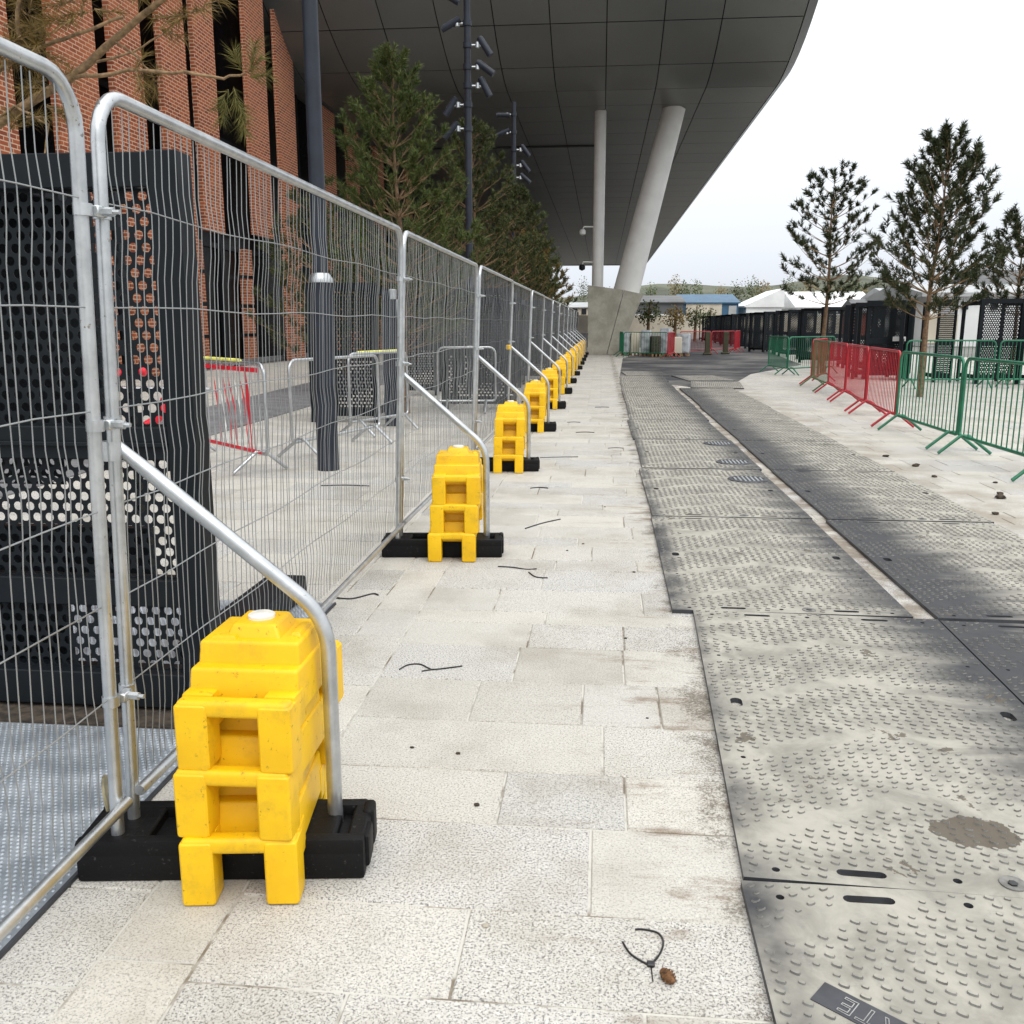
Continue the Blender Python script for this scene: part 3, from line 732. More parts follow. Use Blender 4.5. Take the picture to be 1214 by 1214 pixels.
# ------------------------------------------------------------------ crowd barriers
def barrier(p0, p1, paint_, nb, label, group, h=1.08, r=.019, leg=True, bar_r=.0075):
    p0 = Vector(p0); p1 = Vector(p1); d = p1-p0; Ln = d.length; rz = atan2(d.y, d.x)
    e_ = empty('crowd_barrier', (p0.x, p0.y, 0), rz); tag(e_, label, 'barrier', group)
    z0, rc = .20, .11; path = []
    for cx, cz, a0 in ((Ln-rc, h-rc, 0), (rc, h-rc, pi/2), (rc*.5, z0+rc*.5, pi), (Ln-rc*.5, z0+rc*.5, 1.5*pi)):
        q = rc if cz > .5 else rc*.5
        path += arc((cx, cz), q, a0, a0+pi/2, 4, 'xz')
    MB().tube(path, r, 10, closed=True).build('frame', paint_, e_, 50)
    bm_ = MB().tube([(0, 0, z0), (0, 0, h)], bar_r, 6, cap=False).mesh('bar', paint_, 60)
    for i in range(nb): link('bar', bm_, e_, (Ln*(i+1)/(nb+1), 0, 0))
    if leg:
        for fx in (.16, Ln-.16):
            MB().tube([(fx-.03, -.29, .018), (fx, -.045, z0+.015), (fx, .045, z0+.015), (fx-.03, .29, .018)], r*.95, 8).build('leg', paint_, e_, 50)
    return e_
nodes = [(4.17, 8.85), (4.13, 11.03), (4.15, 13.42)]
gg = 'green barriers along the light pavement'
barrier(nodes[0], nodes[1], 'green_paint', 17, 'green steel crowd barrier whose one end meets another green one', gg)
barrier((4.13, 11.1), nodes[2], 'green_paint', 17, 'green steel crowd barrier joined to the bright red ones', gg)
gr = 'red barriers along the light pavement'
barrier((4.16, 13.5), (4.36, 15.75), 'red_paint', 20, 'bright red steel crowd barrier butting against the green ones', gr, bar_r=.0058)
barrier((4.37, 15.85), (4.62, 18.1), 'red_paint', 20, 'red steel crowd barrier in the middle of the red run', gr, bar_r=.0058)
barrier((4.63, 18.2), (4.84, 20.4), 'red_paint', 20, 'red steel crowd barrier at the end of the red run, next to the olive one', gr, bar_r=.0058)
barrier((4.86, 20.5), (5.0, 22.7), 'olive_paint', 18, 'olive green crowd barrier overlapping a red one behind it', 'olive barrier', bar_r=.006)
barrier((5.02, 22.9), (5.75, 24.6), 'red_paint', 20, 'red steel crowd barrier angled away behind the olive one', gr, bar_r=.0058)
for i, (a, b) in enumerate((((5.3, 27.2), (6.9, 28.6)), ((5.1, 29.2), (5.3, 27.3)), ((6.9, 22.0), (9.0, 22.4)), ((9.1, 22.4), (11.2, 22.6)))):
    barrier(a, b, 'green_paint', 22, ('green crowd barrier beyond the leaner tree trunk, broadside on', 'green crowd barrier beyond the leaner tree, seen end on', 'green crowd barrier behind the stouter tree trunk', 'green crowd barrier before the perforated gates by the small pine')[i], 'far green barriers', bar_r=.007)
# far group by the concrete plinth
barrier((.95, 41.2), (2.8, 40.2), 'green_paint', 16, 'green crowd barrier in front of the wrapped pallets beside the concrete plinth', 'far barriers by the plinth')
barrier((.82, 43.2), (.93, 41.3), 'green_paint', 16, 'green crowd barrier end on against the concrete plinth', 'far barriers by the plinth')
barrier((2.75, 39.6), (3.15, 41.3), 'red_paint', 16, 'red crowd barrier between the wrapped pallets and the road bend', 'far barriers by the plinth')
for i, (a, b) in enumerate((((3.6, 44.0), (5.2, 45.6)), ((5.25, 45.7), (6.6, 47.6)), ((6.65, 47.7), (7.2, 50)))):
    barrier(a, b, 'red_paint', 20, ORD[i]+' red barrier inside the road bend, counting from the pallets', 'red barriers on the bend')
for i, (x, y) in enumerate(((4.95, 44.6), (5.95, 45.9))):
    e_ = link('road_post', MB().bbox(-.12, .12, -.1, .1, 0, 1.05, .02, 2).bbox(-.2, .2, -.16, .16, 0, .08, .02, 1).mesh('road_post', 'marker_paint'), None, (x, y, .01)); tag(e_, 'short dark olive marker post in front of the red barriers on the bend', 'post', 'marker posts on the bend')
# silver barriers behind the fence
gs = 'silver barriers behind the fence'
b1 = barrier((-4.75, 10.15), (-3.25, 8.72), 'galv', 14, 'silver crowd barrier hung with red and white tape behind the fence', gs)
MB().tube([(.35, 0, 1.10), (1.55, 0, 1.10)], .021, 8).build('yellow_sleeve', 'yellow_sleeve', b1, 50)
barrier((-3.32, 9.65), (-2.78, 11.4), 'galv', 0, 'silver crowd barrier beside the lamp post, without infill bars', gs)
b3 = barrier((-3.25, 11.75), (-2.75, 13.0), 'galv', 0, 'silver crowd barrier with a yellow top strip between lamp post and steel post', gs)
MB().tube([(.2, 0, 1.10), (1.15, 0, 1.10)], .014, 8).build('yellow_sleeve', 'yellow_sleeve', b3, 50)
barrier((-2.7, 15.2), (-1.75, 15.35), 'galv', 0, 'short silver barrier in front of a perforated gate under the pines', gs)
tp = empty('barrier_tape', (-4.75, 10.15, 0), atan2(-1.43, 1.5)); tag(tp, 'red and white tape knotted along the silver barrier', 'tape')
for i in range(7):
    x = .95+.13*i; mb = MB(); w = .010 if i < 6 else .035; bw = .22 if i < 6 else .10
    vs = []; fs = []
    for k in range(9):
        u = k/8; xx = x+bw*u*.6+.015*sin(u*9+i); z = 1.04-.83*u; vs += [(xx-w, -.03-.01*sin(u*7), z), (xx+w, -.035-.012*sin(u*8+1), z)]
    fs = [(2*k, 2*k+1, 2*k+3, 2*k+2) for k in range(8)]
    mb.add(vs, fs).build('strand', 'tape_red' if i % 3 != 1 else 'tape_white', tp)
MB().box(.6, 2.0, -.04, -.035, 1.0, 1.045).build('strand', 'tape_red', tp); MB().box(.55, 2.0, -.04, -.035, .20, .235).build('strand', 'tape_red', tp)
e_ = empty('warning_hose', (-3.0, 6.2, 0)); tag(e_, 'red plastic hose looped on stand behind the perforated turnstile', 'hose')
MB().tube([(-.25+.22*cos(a*.3), .05*sin(a*.3), .95+.20*sin(a*.3)) for a in range(4, 22)], .035, 10).build('loop', 'tape_red', e_, 50); MB().tube([(-.25, 0, 0), (-.25, 0, .75)], .02, 8).build('stand', 'galv', e_, 50); MB().tube([(-.45, 0, 1.02), (.3, 0, 1.02)], .018, 8).build('cross_tube', 'galv', e_, 50)

# ------------------------------------------------------------------ building with brick piers
bb = empty('brick_building', (-12.5, 20, 0)); tag(bb, 'dark glazed stadium wall with tall orange brick piers', 'building')
def bpart(name, mat, *a):
    x0, x1, y0, y1, z0, z1 = a
    return MB().box(x0+12.5, x1+12.5, y0-20, y1-20, z0, z1).build(name, mat, bb)
bpart('wall', 'facade', -30, -13.35, 4, 232, 0, 30)
piers = [(17.2, 19.8, 0), (21.4, 23.3, 0), (24.1, 25.7, 0), (26.85, 28.5, 0), (29.15, 30.7, 4.35), (33.45, 35.4, 4.6), (36.6, 38.6, 0), (42.2, 44.3, 0), (46.5, 48.6, 0), (52, 54, 0), (60, 62, 0), (74, 77, 0), (95, 98, 0), (130, 134, 0), (222, 231.6, 0)]
for i, (a, b, z0) in enumerate(piers):
    top = 24 if a < 36 else (13.1 if a < 40 else 10.9)
    if a > 200: top = 9
    bpart('brick_pier', 'brick', -12.66, -12.5, a, b, z0, top)
for a, b, z0 in ((29.3, 30.6, 4.35), (33.6, 35.3, 4.6)):      # stepped brick piers behind the hanging ones
    for q in range(4):
        bpart('brick_pier', 'brick', -13.3, -13.02, a+.15, a+.75, .05+q*1.05, .05+q*1.05+.92)
for y in (19, 26, 31.9, 41, 50, 58, 66): bpart('mullion', 'dark', -13.34, -13.2, y, y+.12, 0, 14)
for z in (4.0, 7.6): bpart('transom', 'dark', -13.33, -13.25, 10, 100, z, z+.16)
bpart('base_wall', 'asphalt_strip', -13.34, -12.95, 10, 60, 0, .16)

# ------------------------------------------------------------------ canopy of curved metal panels
cp = empty('stadium_canopy', (-2.5, 90, 11)); tag(cp, 'vast grey curved metal-panelled canopy overhanging the walkway', 'canopy')
YS, RC = 41.6, 7.2
def cpoint(x, s, off=0.0):
    # s: path length from the far end of the curve; negative goes along the flat soffit, positive up the nose
    bow = -.012*(x+2.5)**2*.35
    if s <= 0: return Vector((x+2.5, YS-s+bow*0-90, off))
    a = min(s/RC, pi/2); e2 = max(0, s-RC*pi/2)
    fl = 1+.12*(1-cos(a))
    return Vector((x*fl+2.5, YS-RC*sin(a)+off*sin(a)*.0+(off*-sin(a))*-1*0-90-off*0+sin(a)*off, RC*(1-cos(a))+e2+off*cos(a)))
xs_ = [-14.4+2.06*i for i in range(11)]; xs_ = [x-.06 for x in xs_]; xs_[-1] = 6.95
ss = [13.4, 11.2, 9.0, 6.8, 4.6, 2.4, .2]+[-2.6-3.1*i for i in range(14)]
far_s = [ss[-1]-5.8*i for i in range(14)]
def cpanel(mb, x0, x1, s0, s1, gap=.02):
    n = 5 if max(s0, s1) > 0 else 1
    vs = []
    for off in (0, .03):
        for i in range(n+1):
            s = s0-gap+(s1+gap-(s0-gap))*i/n
            for x in (x0+gap, x1-gap): vs.append(cpoint(x, s, off))
    k = 2*(n+1); fs = []
    for i in range(n): fs.append((2*i, 2*i+1, 2*i+3, 2*i+2)); fs.append((k+2*i, k+2*i+2, k+2*i+3, k+2*i+1)); fs.append((2*i, 2*i+2, k+2*i+2, k+2*i)); fs.append((2*i+1, k+2*i+1, k+2*i+3, 2*i+3))
    fs.append((0, k, k+1, 1)); fs.append((2*n, 2*n+1, k+2*n+1, k+2*n))
    mb.add(vs, fs)
cnt = 0
for i in range(len(ss)-1):
    for j in range(len(xs_)-1):
        mb = MB(); cpanel(mb, xs_[j], xs_[j+1], ss[i], ss[i+1]); mb.build('panel', 'soffit', cp, 30)
mb = MB()
for i in range(len(far_s)-1):
    for j in range(len(xs_)-1): cpanel(mb, xs_[j], xs_[j+1], far_s[i], far_s[i+1])
tag(mb.build('distant_panels', 'soffit', cp), kind='stuff')
END = far_s[-1]
mb = MB(); vs = []; path = [13.4-.8*i for i in range(17)]+[0, -20, -60, END]
for s in path:
    for x in (xs_[0], xs_[-1]): vs.append(cpoint(x, s, .06))
for s in path:
    for x in (xs_[0], xs_[-1]):
        q = cpoint(x, s, .06); vs.append(q+Vector((0, 2.5 if s > 3 else 0, 2.5)))
n = len(path); fs = []
for i in range(n-1):
    fs += [(2*i, 2*i+1, 2*i+3, 2*i+2), (2*n+2*i, 2*n+2*i+2, 2*n+2*i+3, 2*n+2*i+1)]
fs += [(2*n-2, 2*n-1, 4*n-1, 4*n-2)]
mb.add(vs, fs).build('soffit_backing', 'soffit_gap', cp)
mb = MB(); vs = []
for s in path:
    a = cpoint(xs_[-1]+.02, s, 0); vs += [a, a+Vector((.42, 0, .42)), a+Vector((.50, 0, 1.6)), a+Vector((-1.2, 0, 2.2))]
fs = []
for i in range(n-1):
    for k in range(3): fs.append((4*i+k, 4*i+k+1, 4*i+4+k+1, 4*i+4+k))
fs.append((4*n-4, 4*n-3, 4*n-2, 4*n-1))
mb.add(vs, fs).build('edge_fascia', 'soffit', cp, 30)
MB().box(-14.5+2.5, -.6+2.5, 53.4-90, 53.75-90, -.05, -.004).build('drain_channel', 'soffit_gap', cp)
o = MB().box(xs_[0]+2.5, xs_[-1]+2.5, YS-END-90, YS-END-90+.2, -.1, 2.5).build('end_fascia', 'soffit', cp)
# the forked support: concrete plinth and two white columns
vc = empty('forked_column', (.1, 45, 0)); tag(vc, 'forked white column pair on tapered concrete plinth holding up the canopy', 'column')
MB().prism([(-.74, 0), (.12, 0), (.86, 2.98), (-.80, 3.2)], 'y', -.8, .8).build('plinth', 'concrete', vc)
MB().prism([(.15, 0), (.72, 0), (1.78, 2.78), (.89, 2.97)], 'y', -.75, .75).build('plinth', 'concrete', vc)
MB().tube([(.95, 0, 2.7), (2.98, 0, 11.05)], [.62, .50], 28).build('raking_column', 'white_paint', vc, 50)
MB().tube([(-.36, .3, 3.0), (-.36, .3, 11.05)], .27, 24).build('upright_column', 'white_paint', vc, 50)
for z, sx in ((5.9, -1), (4.3, -1)):
    MB().tube([(-.6, .2, z), (-1.05, .1, z), (-1.1, .1, z-.15)], .035, 8).build('camera_bracket', 'white_paint', vc, 40)
    MB().lathe([(.02, -.2), (.14, -.14), (.15, 0), (.1, .08)], 12, (-1.1, .1, z-.2)).build('dome_camera', 'white_paint' if z > 5 else 'dark', vc, 40)

# ------------------------------------------------------------------ trees
def needles(mb, p, d, ln, n, nl, nw, R, droop=0.0):
    d = d.normalized(); u = d.orthogonal().normalized(); w = d.cross(u)
    for i in range(n):
        tpos = R.random(); a = R.uniform(0, 2*pi); el = R.uniform(.5, 1.1)
        q = p+d*(ln*tpos); nd = (d*cos(el)+(u*cos(a)+w*sin(a))*sin(el)); nd.z -= droop; L_ = nl*R.uniform(.65, 1.15)
        sd_ = nd.cross(Vector((R.uniform(-1, 1), R.uniform(-1, 1), R.uniform(-1, 1))))
        if sd_.length < 1e-4: continue
        sd_ = sd_.normalized()*nw
        mb.add([q-sd_, q+sd_, q+nd*L_], [(0, 1, 2)])
def pine(x, y, H, clear, R0, seed, label, leafmat, n_wh=11, br=6, nl=.10, nw=.006, nn=26, group=None, fill=1.0, up=.55, name='pine_tree', shape=.75, lowcut=1.0):
    R = random.Random(seed); e_ = empty(name, (x, y, 0)); tag(e_, label, 'tree', group)
    tr = MB(); lean = (R.uniform(-.03, .03), R.uniform(-.03, .03))
    tp = lambda z: Vector((lean[0]*z+.03*sin(z*1.7+seed), lean[1]*z+.03*cos(z*1.3+seed), z))
    r0 = .022*H**.9*.55+.02
    tr.tube([tp(H*i/10) for i in range(11)], [max(.008, r0*(1-.93*i/10)) for i in range(11)], 9)
    tr.build('trunk', 'bark', e_, 60)
    lb = MB(); cr = MB()
    for k in range(n_wh):
        f = (k+.3)/n_wh; zb = clear+(H-clear)*f*.97; prof = (1-f)**shape
        if f < .18: prof *= (.55+.45*f/.18)*lowcut+(1-lowcut)*0
        nb = max(3, int(br*(1 if f < .8 else .7)))
        for b in range(nb):
            az = 2*pi*(b+R.uniform(-.3, .3))/nb+k*1.1; Lb = R0*prof*R.uniform(.65, 1.15)+.12
            el = up*(.35+.75*f)*R.uniform(.6, 1.3)
            pts = []; p = tp(zb); dirv = Vector((cos(az)*cos(el), sin(az)*cos(el), sin(el))); seg = max(4, int(Lb/.25))
            for i in range(seg+1):
                pts.append(p.copy()); dirv = (dirv+Vector((R.uniform(-.10, .10), R.uniform(-.10, .10), .085))).normalized(); p = p+dirv*(Lb/seg)
            lb.tube(pts, [max(.004, .020*(Lb/1.5)*(1-i/(seg+.6))) for i in range(seg+1)], 5, cap=False)
            for i in range(1, seg+1):
                u = i/seg
                if u < .32: continue
                ax = (pts[i]-pts[i-1]).normalized()
                nsub = R.choice([1, 2, 2, 3]) if u < 1 else 2
                for s in range(nsub):
                    if R.random() > fill: continue
                    sdv = (ax+Vector((R.uniform(-1, 1), R.uniform(-1, 1), R.uniform(-.15, .95)))*.85).normalized(); sl = R.uniform(.12, .34)*(.7+.5*(1-f))
                    q = pts[i]+sdv*sl*.35
                    lb.tube([pts[i], q, pts[i]+sdv*sl], [.005, .004, .002], 3, cap=False)
                    needles(cr, pts[i]+sdv*sl*.35, sdv+Vector((0, 0, .25)), sl*.75, nn, nl, nw, R)
                    if R.random() < .35: needles(cr, pts[i]+sdv*sl*.3, (sdv+Vector((R.uniform(-.8, .8), R.uniform(-.8, .8), .5))).normalized(), sl*.6, nn//2, nl, nw, R)
            needles(cr, pts[-1], dirv+Vector((0, 0, .4)), .2, nn, nl, nw, R)
    needles(cr, tp(H-.35), Vector((0, 0, 1)), .4, nn*3, nl, nw, R)
    lb.build('limbs', 'twig', e_, 60); cr.build('crown', leafmat, e_)
    return e_
gp = 'young pines behind the fence'
pine(-3.2, 15.1, 5.5, .95, 1.55, 4, 'young green pine with full crown in front of the nearer camera pole', 'needle_green', 17, 9, .105, .0062, 44, gp, 1.0)
pine(-2.95, 21.8, 5.9, 1.0, 1.75, 9, 'darker young pine between the two camera poles behind the fence', 'needle_dim', 15, 9, .11, .008, 36, gp)
pine(-2.6, 27.0, 5.2, .9, 1.9, 15, 'brownish young pine next along the fence beyond the darker one', 'needle_dim', 14, 9, .12, .010, 30, gp)
pine(-2.7, 33.0, 4.6, .8, 1.7, 23, 'last browning pine of the row, before the concrete plinth', 'needle_brown', 13, 8, .13, .012, 28, gp)
pine(-2.4, 38.0, 4.4, .8, 1.6, 31, 'low dull pine half hidden behind the browning one', 'needle_dim', 11, 8, .13, .013, 24, gp)
gq = 'young pines on the open plaza'
pine(6.75, 29.3, 5.85, 1.9, 1.75, 41, 'thin young pine with sparse crown beyond the red barriers', 'needle_dark', 11, 6, .14, .013, 30, gq, .80, .5, shape=.5)
pine(6.45, 19.6, 4.85, 1.45, 1.3, 52, 'stouter young pine with dense dark crown behind the green barriers', 'needle_dark', 13, 8, .12, .0105, 34, gq, 1.0, .85, shape=.42)
pine(10.45, 25.0, 4.0, 1.6, 1.35, 63, 'small pine with rusty lower needles before the white shed', 'needle_dark', 10, 7, .13, .012, 28, gq, .9, .6, shape=.6)
# the near pine on the left: its trunk stands outside the picture, its boughs reach across the top corner
np_ = empty('pine_tree', (-4.75, 5.6, 0)); tag(np_, 'brown-needled pine whose boughs reach over the fence top', 'tree')
RN = random.Random(77); O = Vector((-4.75, 5.6, 0))
MB().tube([Vector((0, 0, 0)), Vector((.04, 0, 1.2)), Vector((0, .03, 2.6)), Vector((-.03, 0, 4.0)), Vector((0, 0, 5.6))], [.11, .10, .085, .06, .02], 12).build('trunk', 'bark', np_, 60)
lb = MB(); cr = MB()
def bough(pts, r0, r1, tufts=(), nn=46, nl=.115):
    P = [Vector(p)-O for p in pts]; fine = []
    for i in range(len(P)-1):
        for q in range(4): fine.append(P[i].lerp(P[i+1], q/4)+Vector((RN.uniform(-.006, .006), RN.uniform(-.006, .006), RN.uniform(-.006, .006))))
    fine.append(P[-1]); k = len(fine)
    lb.tube(fine, [r0+(r1-r0)*i/(k-1) for i in range(k)], 8)
    return fine
main = bough([(-4.75, 5.6, 2.0), (-3.95, 5.55, 2.48), (-3.58, 5.5, 2.64), (-3.11, 5.5, 2.88), (-2.67, 5.5, 3.19), (-2.29, 5.45, 3.40)], .042, .014)
b2 = bough([(-3.13, 5.5, 2.87), (-2.75, 5.48, 2.90), (-2.40, 5.46, 2.875), (-2.17, 5.45, 2.84), (-2.04, 5.44, 2.86)], .013, .006)
b3_ = bough([(-3.95, 5.55, 2.48), (-3.52, 5.45, 2.93), (-3.20, 5.4, 3.02), (-2.96, 5.4, 3.09), (-2.72, 5.4, 3.16)], .016, .009)
b4 = bough([(-3.75, 5.52, 2.56), (-3.45, 5.45, 2.72), (-3.22, 5.4, 2.60), (-3.30, 5.4, 2.30)], .010, .004)
b5 = bough([(-3.4, 5.48, 2.95), (-3.35, 5.4, 3.2), (-3.20, 5.35, 3.45), (-2.9, 5.3, 3.6)], .014, .006)
b6 = bough([(-2.85, 5.5, 3.08), (-2.70, 5.5, 2.98), (-2.62, 5.5, 2.88)], .008, .004)
b7 = bough([(-3.0, 5.5, 2.95), (-2.72, 5.5, 3.0), (-2.50, 5.5, 3.12)], .009, .004)
tuft_at = [(-3.31, 5.45, 3.21), (-3.23, 5.42, 3.05), (-3.05, 5.4, 3.24), (-3.39, 5.45, 2.96), (-2.9, 5.4, 3.2), (-2.5, 5.5, 3.16), (-2.32, 5.45, 3.2), (-2.65, 5.5, 2.93), (-2.62, 5.5, 2.86), (-3.52, 5.5, 3.17), (-3.44, 5.45, 2.98), (-3.17, 5.42, 3.03), (-3.45, 5.45, 3.3), (-3.25, 5.4, 3.34), (-3.1, 5.4, 3.36), (-2.8, 5.35, 3.36), (-3.6, 5.5, 3.05), (-3.0, 5.4, 3.15), (-3.36, 5.42, 3.08), (-2.45, 5.5, 3.3), (-2.6, 5.5, 3.3), (-3.3, 5.5, 2.85), (-3.2, 5.5, 2.85), (-3.45, 5.45, 2.6), (-3.3, 5.42, 2.68)]
for c_ in tuft_at:
    for q in range(3):
        d = Vector((RN.uniform(-1, 1), RN.uniform(-.6, .6), RN.uniform(-.5, .8))); p = Vector(c_)-O+Vector((RN.uniform(-.05, .05),)*3)
        lb.tube([p, p+d.normalized()*.12], [.005, .003], 4, cap=False); needles(cr, p, d, .15, 60, .115, .0021, RN, .15)
lb.build('limbs', 'twig', np_, 60); cr.build('crown', 'needle_brown', np_)
cr2 = MB()
for c_, d in (((-2.03, 5.44, 2.86), (.5, 0, .5)), ((-2.0, 5.44, 2.90), (.2, 0, .9)), ((-2.06, 5.44, 2.87), (-.3, 0, .7)), ((-2.02, 5.44, 2.84), (.9, .2, .1)), ((-2.12, 5.45, 2.80), (.1, 0, -.9)), ((-2.15, 5.45, 2.78), (-.5, 0, -.8)), ((-2.10, 5.45, 2.72), (.3, .1, -.8)), ((-2.08, 5.45, 2.66), (.1, 0, -1)), ((-2.17, 5.45, 2.72), (-.3, 0, -1))):
    needles(cr2, Vector(c_)-O, Vector(d), .12, 80, .105, .0021, RN, .1)
cr2.build('tip_tufts', 'needle_olive', np_)
# row of undergrowth below the pines: dark hedge-like planting seen through the fence
for i in range(4):
    pine(-6.2-.8*(i % 2), 20+5*i, 4.2+.5*(i % 3), .5, 1.7, 90+i, ORD[i]+' dim pine standing back before the brick piers, counting from the lamp post', 'needle_dim', 9, 6, .14, .010, 20, 'pines before the brick piers')

# ------------------------------------------------------------------ far background
hl = MB(); R = random.Random(2); n = 60
for i in range(n+1):
    x = -350+1100*i/n; top = 23+4*sin(i*.31)+2.5*sin(i*.93+1)+(3 if x > 130 else 0)
    for y, z in ((520, -.02), (560, top*.55), (620, top), (900, top*1.05), (1400, -.02)): hl.v.append((x, y, z))
for i in range(n):
    for k in range(4): hl.f.append((5*i+k, 5*i+k+1, 5*i+5+k+1, 5*i+5+k))
tag(hl.build('hills', 'hill', None, 60), kind='structure')
def shed(name, x0, x1, y0, y1, h, hr, wall, roof, label, ridge='x', openings=(), group=None):
    e_ = empty(name, (x0, y0, 0)); tag(e_, label, 'building', group)
    w, d = x1-x0, y1-y0
    MB().box(0, w, 0, d, 0, h).build('wall', wall, e_)
    if ridge == 'x': MB().prism([(-.4, h), (d/2, hr), (d+.4, h), (d+.4, h-.25), (-.4, h-.25)], 'x', -.4, w+.4).build('roof', roof, e_)
    elif ridge == 'y': MB().prism([(-.4, h), (w/2, hr), (w+.4, h), (w+.4, h-.25), (-.4, h-.25)], 'y', -.4, d+.4).build('roof', roof, e_)
    elif ridge == 'mono': MB().prism([(-.4, h), (w+.4, hr), (w+.4, h-.3), (-.4, h-.3)], 'y', -.4, d+.4).build('roof', roof, e_)
    for (a, b, z0, z1, m) in openings: MB().box(a, b, -.15, -.02, z0, z1).build('window' if m == 'window_dark' else 'wall_panel', m, e_)
    return e_
shed('warehouse', 2.5, 16, 190, 215, 5.6, 7.2, 'grey_roof', 'grey_roof', 'long grey-roofed warehouse next to the blue one', 'x', [(1+2.6*i, 2.4+2.6*i, .8, 3.2, 'white_sheet') for i in range(5)])
shed('warehouse', 16.6, 28.2, 200, 225, 5.7, 7.7, 'blue_clad', 'blue_clad', 'blue clad warehouse with cream panels', 'x', [(.8, 8.2, 3.0, 5.6, 'cream'), (.8, 8.4, 1.9, 2.6, 'window_dark'), (9.6, 11.2, 3.2, 5.0, 'roof_light')])
shed('warehouse', 29.8, 37, 200, 222, 5.0, 8.6, 'white_sheet', 'white_sheet', 'white shed with sloping roof near the blue warehouse', 'mono')
shed('warehouse', 40, 56, 200, 225, 4.8, 8.2, 'white_sheet', 'white_sheet', 'low white shed showing behind the leaner tree', 'x', [(2+2.4*i, 3+2.4*i, 3.4, 4.1, 'window_dark') for i in range(6)])
shed('warehouse', 20.4, 34, 62, 74, 3.35, 4.1, 'white_sheet', 'roof_light', 'white shed with small square openings behind the gates', 'x', [(2.2+1.75*i, 2.55+1.75*i, 2.3, 2.65, 'window_dark') for i in range(6)]+[(.1, 2.0, .2, 2.0, 'cream')])
shed('terrace_house', 35, 42, 92, 100, 4.6, 6.5, 'red_brick_far', 'grey_roof', 'dark-roofed red brick house behind the white shed', 'x', [(1+1.8*i, 1.7+1.8*i, 2.6, 3.8, 'window_dark') for i in range(3)])
shed('terrace_house', 29, 34, 110, 118, 2.8, 4.2, 'red_brick_far', 'grey_roof', 'small red brick house between the white sheds', 'x')
shed('warehouse', -15, 1.5, 236, 262, 5.4, 6.8, 'cream', 'roof_light', 'cream shed seen below the far end of the canopy', 'x', [(1+2.2*i, 2.2+2.2*i, 3.6, 5.0, 'window_dark') for i in range(7)])
shed('warehouse', 44, 70, 150, 165, 5.6, 7.0, 'cream', 'roof_light', 'cream low shed behind the row of gates', 'x')
o = MB().box(-40, 200, 140, 140.4, 0, 2.6).build('boundary_wall', 'cream'); tag(o, 'long cream boundary wall far beyond the gates', 'wall')
# far bare and green trees: crowns of leaf faces on trunks
def far_tree(x, y, H, r, mat, label, seed, group):
    R = random.Random(seed); e_ = empty('tree', (x, y, 0)); tag(e_, label, 'tree', group)
    MB().tube([(0, 0, 0), (0, 0, H*.5), (.1, 0, H*.9)], [.14, .1, .03], 6).build('trunk', 'bark', e_)
    cr = MB()
    for i in range(420):
        a, b, q = R.uniform(0, 2*pi), R.uniform(-1, 1), R.random()**.4
        lob = .75+.25*sin(3*a+seed)*cos(2.3*b+seed)
        c_ = Vector((r*lob*q*cos(a)*sqrt(1-b*b), r*lob*q*sin(a)*sqrt(1-b*b), H*.62+H*.36*lob*q*b)); s = R.uniform(.10, .24)*r*.35
        u = Vector((R.uniform(-1, 1), R.uniform(-1, 1), R.uniform(-1, 1))).normalized()*s; w = u.orthogonal().normalized()*s
        cr.add([c_-u, c_+w, c_+u*.9, c_-w], [(0, 1, 2, 3)])
    cr.build('crown', mat, e_)
for i, (x, y, H, r, m) in enumerate(((3.2, 66, 3.4, 1.3, 'needle_dim'), (5.2, 68, 3.0, 1.2, 'needle_brown'), (7.6, 78, 3.2, 1.3, 'needle_dim'), (9.4, 84, 3.0, 1.2, 'needle_dim'))):
    far_tree(x, y, H, r, m, 'small tree standing beyond the wrapped pallets', 200+i, 'small trees beyond the pallets')
for i in range(26):
    x = -10+i*9.5+rnd(-3, 3); far_tree(x, 560+rnd(-20, 20), 13+rnd(-3, 5)+15, 6+rnd(-1, 2), ('needle_dim', 'needle_green', 'needle_brown')[i % 3], 'far tree on the skyline hill', 300+i, 'trees on the hill')
# wrapped pallets and bags behind the far barriers
RP = random.Random(8)
for i in range(7):
    x, y = 1.15+.42*i+RP.uniform(-.1, .1), 42.4+RP.uniform(-.6, .9); w, h = RP.uniform(.35, .6), RP.uniform(.65, 1.25)
    e_ = empty('wrapped_pallet', (x, y, .012), RP.uniform(-.3, .3)); tag(e_, ORD[i]+' wrapped pallet of materials counting from the concrete plinth', 'pallet', 'wrapped pallets by the plinth')
    MB().bbox(-w/2, w/2, -w/2, w/2, .12, h, .05, 2).build('load', ('rubble', 'cream', 'rubble', 'soil')[i % 4], e_, 60); pm = MB()
    for q in (-.4, 0, .4): pm.box(q*w-.04, q*w+.04, -w/2, w/2, 0, .12)
    pm.build('pallet', 'twig', e_)

